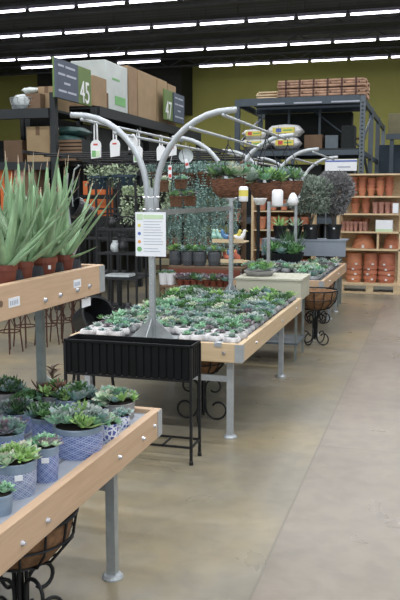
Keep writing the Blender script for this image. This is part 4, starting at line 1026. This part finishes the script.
cup('white scoop-shaped hanging tub rightmost under the baskets', 293, 199, 6.0, 'cone', 'white', .045, .095)

# brown square pots hung on the flat bar
def bar_pot(label, px, pyb, X, w, h, kinds, seed, m='coco'):
    p = on_x(px, pyb, X); t = thing('bracket_pot', label, 'potted plant', p, 0, 'brown pots on the left side of the hanging frame')
    mb = MB(); o = 0; b = w*.42; tp = w*.5
    mb.v = [(sx*b, sy*b, 0) for sx, sy in ((-1, -1), (1, -1), (1, 1), (-1, 1))] + [(sx*tp, sy*tp, h) for sx, sy in ((-1, -1), (1, -1), (1, 1), (-1, 1))]
    mb.f = [(3, 2, 1, 0), (4, 5, 6, 7)] + [(i, (i+1) % 4, 4+(i+1) % 4, 4+i) for i in range(4)]; mb.m = [0]*6
    mb.bx(-tp*1.06, tp*1.06, -tp*1.06, tp*1.06, h*.82, h*.97)
    bevel(part('pot', mb, m, t), .004)
    c, ms = cluster(seed, w*.66, 12, kinds, .55); part('succulents', c, ms, t, loc=(0, 0, h*.95))
    zz = rail_z(XA)-p.z
    hw = MB()
    for s in (-1, 1): hw.tube([(s*tp, 0, h*.9), (s*tp*.7, 0, zz*.55), (0, 0, zz-.01)], .003, 5)
    part('hanger_wire', hw, 'black', t)
bar_pot('square brown hanging pot with purple succulents right of the post', 176.5, 207, XA, .105, .105, ['purple', 'green', 'lime'], 2)
bar_pot('square brown hanging pot with lime succulents, right one of the pair', 190, 206, XA, .105, .10, ['lime', 'green', 'purple'], 3)
bar_pot('square brown hanging pot behind the post with grey succulents', 162, 192, XA, .10, .10, ['grey', 'pale'], 4)
bar_pot('square brown hanging pot with mint succulents, rear one of the group', 181, 189, XA, .10, .09, ['mint', 'blue'], 5)

# ------------------------------------------------------------------ trailing plants at the back
def trailing(label, px, py, Y, r, potm, m, strands, length, seed, spread=1.15, leaf=(.022, .014), crown=.09, group=None, zr=2.25, per=26, name='hanging_trailing_plant'):
    q = random.Random(seed); p = on_y(px, py, Y); t = thing(name, label, 'hanging plant', p, 0, group)
    part('pot', MB().lathe([(r*.7, -r*1.1), (r*.95, -r*.2), (r*1.03, -r*.18), (r*1.03, 0), (r*.9, 0), (r*.85, -.02), (r*.4, -.02)], 18), potm, t)
    mb = MB()
    for i in range(strands):
        a = q.uniform(0, 2*PI); rr = r*q.uniform(.75, spread); L = length*q.uniform(.45, 1.0)
        x0, y0 = rr*math.cos(a), rr*math.sin(a); n = max(4, int(per*L/length)); ph = q.uniform(0, 6)
        for k in range(n):
            s = k/n; pos = (x0*(1+.12*s)+.012*math.sin(9*s+ph), y0*(1+.12*s)+.012*math.cos(7*s+ph), -s*L + .03*max(0, 1-s*6))
            mb.leaflet(pos, (q.gauss(0, .8), q.gauss(0, .8), -.5), q.uniform(.7, 1.3)*leaf[0]*1.3, leaf[1]*1.3)
    for i in range(int(strands*5)):
        a = q.uniform(0, 2*PI); rr = r*1.05*math.sqrt(q.random())
        mb.leaflet((rr*math.cos(a), rr*math.sin(a), q.uniform(-.01, crown)), (math.cos(a), math.sin(a), q.uniform(.1, 1)), leaf[0]*1.6, leaf[1]*1.6)
    part('foliage', mb, m, t)
    mb = MB(); zz = zr-p.z
    for k in range(3):
        a = k*2*PI/3; mb.tube([(r*math.cos(a), r*math.sin(a), -.005), (0, 0, zz*.85), (0, 0, zz)], .003, 4)
    part('hanger_wire', mb, 'black', t); return t
G2 = 'flowering trailing baskets at the left'
trailing('dark blue hanging pot with pale trailing leaves above the orange cartons', 99, 176, 9.0, .15, 'navy', 'trail', 26, .17, 1, 1.1, (.03, .02), .11, G2, 2.08, 9)
trailing('dark blue hanging pot with pale trailing leaves, second from the left', 124, 175, 9.0, .155, 'navy', 'trail', 22, .17, 2, 1.1, (.03, .02), .11, G2, 2.08, 9)
trailing('hanging pot with long pale trailing leaves just left of the post', 136, 196, 8.2, .14, 'blackp', 'trail', 60, .34, 3, 1.15, (.028, .02), .1, G2, 2.08, 14)
trailing('trailing pale plant behind the post on the back row', 158, 190, 8.6, .13, 'blackp', 'trail', 50, .32, 4, 1.15, (.028, .02), .1, G2, 2.08, 14)
G3 = 'silver string plants at the back'
for i, (px, py, Y) in enumerate([(160, 172, 9.9), (178, 171, 10.0), (196, 170, 10.1), (212, 170, 10.0), (204, 172, 9.6), (186, 173, 9.5), (224, 185, 10.3)]):
    trailing('curtain of silver-blue trailing strands behind the frame, %s hung along the row' % ORD[i], px, py, Y, .17, 'coco', 'silver', 66, 1.15, 20+i, 1.2, (.022, .017), .10, G3, 2.08, 42)
# bars the back baskets hang from
t = thing('hanging_rail_stand', 'black rail stand from which the back row of trailing plants hangs', 'stand', (0, 0, 0))
xa, xb = on_y(88, 170, 9.2).x-.3, on_y(232, 170, 9.9).x+.2
for x in (xa, (xa+xb)/2, xb):
    part('post', MB().bx(x-.02, x+.02, 10.6, 10.64, 0, 2.12), 'black', t)
    part('cross_arm', MB().bx(x-.015, x+.015, 8.1, 10.64, 2.09, 2.12), 'black', t)
for y in (8.2, 8.6, 9.0, 9.5, 10.0, 10.3): part('rail', MB().tube([(xa, y, 2.08), (xb, y, 2.08)], .012, 6), 'black', t)
part('mesh_rail', MB().tube([(xa, 9.75, 2.02), (xb, 9.75, 2.02)], .01, 6), 'black', t)

# slatted timber display behind the strings
p0, p1 = on_y(150, 268, 11.0), on_y(243, 215, 11.0)
t = thing('slatted_display', 'brown slatted timber display behind the silver string plants', 'display', (p0.x, 11.0, 0))
w = p1.x-p0.x
for k in range(6): part('slat', MB().bx(0, w, 0, .03, .5+.17*k, .57+.17*k), 'carddark', t)
for x in (0, w/2, w): part('upright', MB().bx(x-.03, x+.03, .03, .09, 0, 1.55), 'carddark', t)
for i in range(10):
    px = 158+8.6*i; p = on_y(px, 250, 10.8); 
    o = add('clay_pot', pot_mesh(.055, .1), None, (p.x, 10.82, .90), (0, 0, i)); tag(o, 'small clay pot on the slatted display shelf, %s from left' % ORD[i], 'pot', 'clay pots on the slatted display')
    o = add('clay_pot', pot_mesh(.055, .1), None, (p.x, 10.82, 1.25), (0, 0, i)); tag(o, 'small clay pot on the upper slatted shelf, %s from left' % ORD[i], 'pot', 'clay pots on the slatted display')
for z in (.88, 1.23): part('shelf', MB().bx(0, w, -.28, 0, z, z+.018), 'carddark', t)

# ------------------------------------------------------------------ tiered step behind the middle bench: brown trays, diamond pots
yb = 7.42
p0, p1 = on_y(160, 283, yb), on_y(234, 283, yb)
t = thing('plant_step', 'brown wooden plant step behind the middle bench with patterned pots', 'step', (p0.x, yb, 0)); w = p1.x-p0.x
w = min(w, -1.845-p0.x)
zs1, zs2 = on_y(200, 287, yb).z, on_y(200, 267, yb+.25).z
part('lower_tread', MB().bx(0, w, 0, .24, zs1-.02, zs1), 'carddark', t); part('upper_tread', MB().bx(0, w, .25, .55, zs2-.02, zs2), 'carddark', t)
part('riser', MB().bx(0, w, .25, .27, zs2-.11, zs2-.02), 'terrad', t)
for x in (.02, w-.02):
    for y in (.03, .52): part('leg', MB().bx(x-.02, x+.02, y-.02, y+.02, 0, (zs1 if y < .2 else zs2)-.02), 'carddark', t)
for i, (px, dy) in enumerate(((175, .06), (188, .0), (200, -.02), (214, .05))):
    Y = yb+.40; p = on_y(px, 262, Y); r = .072
    t = thing('diamond_pot', 'charcoal diamond-patterned pot with succulents, %s from the left on the step' % ORD[i], 'potted plant', (p.x, Y+dy*.5, zs2+.001), 0, 'diamond-patterned pots')
    part('pot', MB().lathe([(r*.78, 0), (r*.98, .05), (r, .13), (r*.92, .15), (r*.82, .15), (r*.7, .14)], 26), 'diamond', t)
    mb, ms = cluster(30+i, r*1.2, 10, ['green', 'blue', 'lime'], .62); part('succulents', mb, ms, t, loc=(0, 0, .145))
for i, px in enumerate((158, 171)):
    Y = yb+.14; p = on_y(px, 265, 7.3); t = thing('white_pot', '%s of two white ribbed pots left of the diamond pots' % ['left', 'right'][i], 'potted plant', (p.x, 7.35+.0, 0), 0)
    t.location = (on_y(px, 265, yb+.12).x + (.06 if i == 0 else .0), yb+.12, zs1+.001)
    part('pot', MB().lathe([(.04, 0), (.05, .1), (.052, .12), (.044, .12), (.04, .1)], 20, wob=lambda a, z: 1+.04*math.cos(14*a)), 'white', t)
    mb, ms = cluster(40+i, .055, 5, ['green', 'blue'], .6); part('succulents', mb, ms, t, loc=(0, 0, .11))
for i in range(8):
    px = 181 + i*6.6; p = on_y(px, 283, yb+.1)
    if p.x > p0.x + w - .05: break
    o = add('potted_succulent', pot_mesh(.045, .06, 'terrad'), None, (p.x, yb+.1, zs1+.001)); tag(o, 'small succulent in brown pot on the lower step, %s from left' % ORD[i], 'potted plant', 'small pots on the lower step')
    add('succulent', R.choice(ROS[R.choice(['green', 'dark', 'purple'])]), o, (0, 0, .055), (0, 0, i), 1.6)

# colourful bird ornaments on a two-tray stand
p = on_y(226, 245, 7.75)
t = thing('ornament_stand', 'two-tray wooden stand of bird ornaments left of the second post', 'stand', (p.x, 7.95, 0))
zt1, zt2 = on_y(220, 262, 7.75).z, on_y(220, 242, 7.75).z
part('pole', MB().tube([(0, 0, 0), (0, 0, zt2+.05)], .012, 8), 'rackgrey', t); part('foot', MB().lathe([(.16, 0), (.16, .015), (.02, .03)], 18), 'rackgrey', t)
for z in (zt1, zt2): part('tray', MB().bx(-.17, .17, -.12, .12, z-.012, z).bx(-.17, .17, -.125, -.115, z-.012, z+.025), 'pine', t)
def bird(loc, m, label, s, rot):
    t = thing('bird_ornament', label, 'ornament', loc, rot, 'bird ornaments on the two-tray stand'); s = s*1.25
    body = MB()
    rings = [(-.06, .004, .05), (-.045, .016, .04), (-.02, .028, .032), (.01, .027, .036), (.03, .02, .055), (.038, .014, .075), (.042, .015, .09), (.046, .010, .103)]
    pts = [(x, 0, z) for x, r_, z in rings]; body.tube([(p[0]*s, 0, p[2]*s) for p in pts], [r_*s for _, r_, _ in rings], 8)
    part('body', body, m, t, smooth=True)
    part('beak', MB().tube([(.052*s, 0, .092*s), (.075*s, 0, .088*s)], [.006*s, .001*s], 6), 'inky', t)
    part('base', MB().lathe([(.022*s, 0), (.02*s, .012*s), (.008*s, .016*s), (.006*s, .03*s)], 10), m, t)
M['mintc'] = mat('mint_ceramic', (.30, .52, .44), .3, var=.05); M['coral'] = mat('coral_ceramic', (.66, .20, .13), .3, var=.05); M['bluec'] = mat('blue_ceramic', (.10, .25, .48), .3, var=.05)
zz = {0: zt1, 1: zt2}
for i, (px, lv, m, nm) in enumerate([(214, 1, 'mintc', 'mint'), (221, 1, 'mintc', 'pale mint'), (226, 1, 'bluec', 'blue'), (231, 1, 'coral', 'coral'), (236, 1, 'inky', 'yellow'), (240, 1, 'white', 'white'),
                                     (219, 0, 'coral', 'coral'), (227, 0, 'coral', 'second coral'), (233, 0, 'bluec', 'blue'), (237, 0, 'coral', 'rightmost coral')]):
    p = on_y(px, 250, 7.9); bird((max(p.x, t.location.x) if False else p.x, 7.9, zz[lv]+.001), m, '%s glazed bird ornament on the %s tray' % (nm, ['lower', 'upper'][lv]), .95, PI*.6 + i)

# ------------------------------------------------------------------ timber shelf of terracotta between the posts
Y = 12.6
p0, p1 = on_y(252, 262, Y), on_y(270, 205, Y)
t = thing('wooden_shelf', 'narrow pine shelf of terracotta seen left of the third post', 'shelf', (p0.x, Y, 0)); w = 1.0
for x in (0, w): part('upright', MB().bx(x-.02, x+.02, 0, .3, 0, 1.62), 'pine', t)
for z in (.35, .72, 1.05, 1.36, 1.6): part('shelf', MB().bx(.02, w-.02, 0, .3, z-.02, z), 'pine', t)
part('back_board', MB().bx(.02, w-.02, .3, .32, .1, 1.6), 'carddark', t)
for zi, z in enumerate((.36, .73, 1.06, 1.37)):
    for k in range(5):
        o = add('terracotta_pot', pot_mesh(.075, .17 if zi % 2 else .2), None, (p0.x+.14+.18*k, Y+.14, z+.001)); tag(o, 'terracotta pot on the narrow pine shelf, %s shelf up, %s from left' % (ORD[zi], ORD[k]), 'pot', 'pots on the narrow pine shelf')

# ------------------------------------------------------------------ black iron stands in the dark left middle
def etagere(label, px, Y, w, shelves, h):
    p = on_y(px, 260, Y); t = thing('iron_shelf_stand', label, 'stand', (p.x, Y, 0))
    for x in (-w/2, w/2):
        for y in (-.14, .14): part('leg', MB().bx(x-.009, x+.009, y-.009, y+.009, 0, h), 'black', t)
    for z in shelves:
        mb = MB()
        for k in range(7): mb.tube([(-w/2, -.14+.28*k/6, z), (w/2, -.14+.28*k/6, z)], .006, 5)
        mb.bx(-w/2, w/2, -.145, -.135, z-.012, z+.012); part('wire_shelf', mb, 'black', t)
    mb = MB()
    for s in (-1, 1): mb.tube([(s*w*.45*math.cos(a)*(1-a/9), .14, h*.72+.16*math.sin(a)*(1-a/9)) for a in [k*.35 for k in range(20)]], .006, 5)
    part('scroll_back', mb, 'black', t); return t
e1 = etagere('black iron shelf stand behind the last aloe', 122, 7.3, .42, (.35, .78, 1.03, 1.27), 1.75)
etagere('black iron shelf stand with scrolled back left of the white sign', 136, 8.4, .5, (.3, .7, 1.1, 1.4), 1.8)
etagere('black iron shelf stand further left in the dark behind the aloe', 104, 8.6, .5, (.3, .7, 1.1, 1.45), 1.75)
p = on_y(117, 276, 7.2); o = part('pale_board', MB().bx(-.13, .13, -.1, .1, -.02, .0), 'cloudy', loc=(p.x, 7.3, .78+.033)); tag(o, 'pale grey board lying on the black iron stand', 'board')
for i, (px, z, r, m) in enumerate([(115, 1.03, .05, 'cloudy'), (123, 1.03, .055, 'blackp'), (112, 1.27, .05, 'blackp'), (127, .35, .07, 'blackp')]):
    p = on_y(px, 240, 7.3); o = part('glass_lantern' if m == 'cloudy' else 'black_vase', MB().lathe([(r*.6, 0), (r, r*.7), (r*.95, r*1.4), (r*.5, r*2.0), (r*.55, r*2.3), (r*.4, r*2.3)], 16), m, loc=(p.x, 7.3, z+.008), smooth=True)
    tag(o, ['cloudy glass vase on the black iron stand', 'black vase beside the glass one on the iron stand', 'black vase on the top tier of the iron stand', 'black vase low on the iron stand'][i], 'vase')
# black tub tilted under the aloe shelf, on a rusty stool
p = on_y(96, 312, 4.95)
t = thing('black_tub', 'big black plastic tub tipped sideways on a low stool behind the trough planter', 'tub', (on_y(92, 315, 5.6).x, 5.6, .63))
part('tub_body', MB().lathe([(.12, -.16), (.14, -.15), (.18, .10), (.20, .10), (.205, .13), (.18, .13), (.16, .0), (.12, -.12), (.05, -.12)], 26), 'blackp', t, rot=(0, 1.15, -.5), scale=.8)
t2 = thing('low_stool', 'low black stool under the tipped black tub', 'stool', (t.location.x, 5.6, 0))
part('seat', MB().lathe([(.17, .44), (.17, .465)], 20), 'black', t2)
for k in range(4):
    a = k*PI/2+.4; part('leg', MB().tube([(.17*math.cos(a), .17*math.sin(a), 0), (.12*math.cos(a), .12*math.sin(a), .44)], .012, 6), 'black', t2)
# rusty wire plant stands on the floor beyond the near bench
def rusty(label, px, py, hgt=.62):
    p = on_z(px, py, 0); t = thing('rusty_plant_stand', label, 'stand', (p.x, p.y, 0), 0, 'rusty wire plant stands')
    for r, z in ((.14, hgt), (.12, hgt*.72), (.11, .22)): part('ring', MB().tube([(r*math.cos(k*PI/10), r*math.sin(k*PI/10), z) for k in range(20)], .007, 5, closed=True), 'rust', t)
    for k in range(4):
        a = k*PI/2+.5; part('leg', MB().tube([(.13*math.cos(a), .13*math.sin(a), 0), (.11*math.cos(a), .11*math.sin(a), .22), (.12*math.cos(a), .12*math.sin(a), hgt*.72), (.14*math.cos(a), .14*math.sin(a), hgt)], .008, 5), 'rust', t)
    mb = MB()
    for k in range(4):
        a = k*PI/2; mb.tube([((.11+.02*math.sin(q*.8))*math.cos(a+q*.12), (.11+.02*math.sin(q*.8))*math.sin(a+q*.12), .22+(hgt*.5)*q/10) for q in range(11)], .005, 5)
    part('scrollwork', mb, 'rust', t)
for i, (px, py) in enumerate([(10, 352), (26, 346), (47, 345), (62, 341), (74, 338)]): rusty('rusty wire plant stand on the floor behind the shelf, %s from the left edge' % ORD[i], px, py)
# striped tray edge at the very left
p = on_y(1, 340, 3.35)
t = thing('slatted_tray', 'cream slatted tray end standing at the left edge below the aloe shelf', 'tray', (p.x-.10, 3.05, ZT))
for k in range(7): part('slat', MB().bx(-.08, .095, -.02, .12, .115+.031*k, .135+.031*k), 'beige', t)
for x in (-.075, .085): part('end_post', MB().bx(x-.008, x+.008, .04, .06, 0, .335), 'carddark', t)

# ------------------------------------------------------------------ scroll planters with coco liners
def scroll_planter(label, x, y, R0, hgt, liner='cocol', rotz=0):
    t = thing('scroll_planter', label, 'planter', (x, y, 0), rotz)
    zb, zr = hgt-R0*.95, hgt
    part('coco_liner', MB().lathe([(R0*.2, zb+.008), (R0*.62, zb+R0*.17), (R0*.88, zb+R0*.48), (R0*.96, zr-.01), (R0*.9, zr-.012), (R0*.7, zb+R0*.35), (R0*.2, zb+R0*.15)], 26, wob=lambda a, z: 1+.015*math.sin(9*a)), liner, t, smooth=True)
    mb = MB()
    for k in range(14):
        a = 2*PI*k/14; c, s = math.cos(a), math.sin(a)
        mb.tube([(r*c, r*s, z) for r, z in ((R0*.15, zb), (R0*.66, zb+R0*.14), (R0*.93, zb+R0*.46), (R0*1.02, zr))], .005, 5)
    for r, z, q in ((R0*1.02, zr, .008), (R0*.96, zb+R0*.55, .005), (R0*.5, zb+R0*.08, .005)): mb.tube([(r*math.cos(k*PI/14), r*math.sin(k*PI/14), z) for k in range(28)], q, 5, closed=True)
    part('wire_basket', mb, 'black', t)
    part('stem', MB().tube([(.022*math.cos(k*PI/2), .022*math.sin(k*PI/2), .06) for k in range(1)]+[(.022, 0, zb)], .008, 6).tube([(-.022, 0, .06), (-.022, 0, zb)], .008, 6).tube([(0, .022, .06), (0, .022, zb)], .008, 6).tube([(0, -.022, .06), (0, -.022, zb)], .008, 6), 'black', t)
    for k in range(4):
        a = k*PI/2+PI/4-rotz*0; c, s = math.cos(a), math.sin(a)
        sp = []
        # upper ram's-horn scroll
        for q in range(15):
            u = q/14; ang = PI - u*PI*1.75; rr = .062*(1-.45*u)
            sp.append((.09+rr*math.cos(ang), zb-.09+rr*math.sin(ang)))
        sp = [(.024, zb-.22), (.026, zb-.14)] + sp
        lo = [(.024, zb-.17)]
        for q in range(19):
            u = q/18; ang = PI*1.0 + u*PI*1.8; rr = .085*(1-.5*u)
            lo.append((.115+rr*math.cos(ang), .087+rr*math.sin(ang)))
        part('scroll_leg', MB().tube([(r*c, r*s, z) for r, z in sp], .0075, 6).tube([(r*c, r*s, max(.008, z)) for r, z in lo], .0075, 6), 'black', t, smooth=True)
    return t
scroll_planter('black iron scroll planter with coco liner under the nearest bench', -1.345, 2.30, .20, .51, rotz=.3)
scroll_planter('black iron scroll planter under the middle bench beside the trough', -1.53, 5.2, .17, .5, rotz=.9)
scroll_planter('black iron scroll planter with broad coco liner between the benches', -1.16, 8.28, .235, .6, rotz=.3)
scroll_planter('black iron scroll planter under the far bench near its end', -1.33, 9.75, .2, .53, rotz=.3)
# loose carton under the middle bench corner
p0 = on_z(162, 404, 0)

# ------------------------------------------------------------------ light
def area(name, loc, rot, sx, sy, e, c=(1, 1, 1)):
    l = bpy.data.lights.new(name, 'AREA'); l.shape = 'RECTANGLE'; l.size = sx; l.size_y = sy; l.energy = e; l.color = c
    o = bpy.data.objects.new(name, l); COL.objects.link(o); o.location = loc; o.rotation_euler = rot; return o
for y, e in ((-.5, 330), (2.5, 330), (5.5, 300), (8.5, 260), (11.5, 240), (14.5, 230), (18.0, 260), (22.0, 330)):
    area('fluorescent_row', (-2.0, y, 5.85), (0, 0, 0), 15, .25, e, (.96, .97, 1.0))
wd = bpy.data.worlds.new('world'); SC.world = wd; wd.use_nodes = True
bg = wd.node_tree.nodes['Background']; bg.inputs[0].default_value = (.86, .93, 1.0, 1); bg.inputs[1].default_value = .95
SC.view_settings.view_transform = 'Standard'; SC.view_settings.look = 'None'; SC.view_settings.exposure = 0.2; SC.view_settings.gamma = 1
SC.cycles.max_bounces = 6
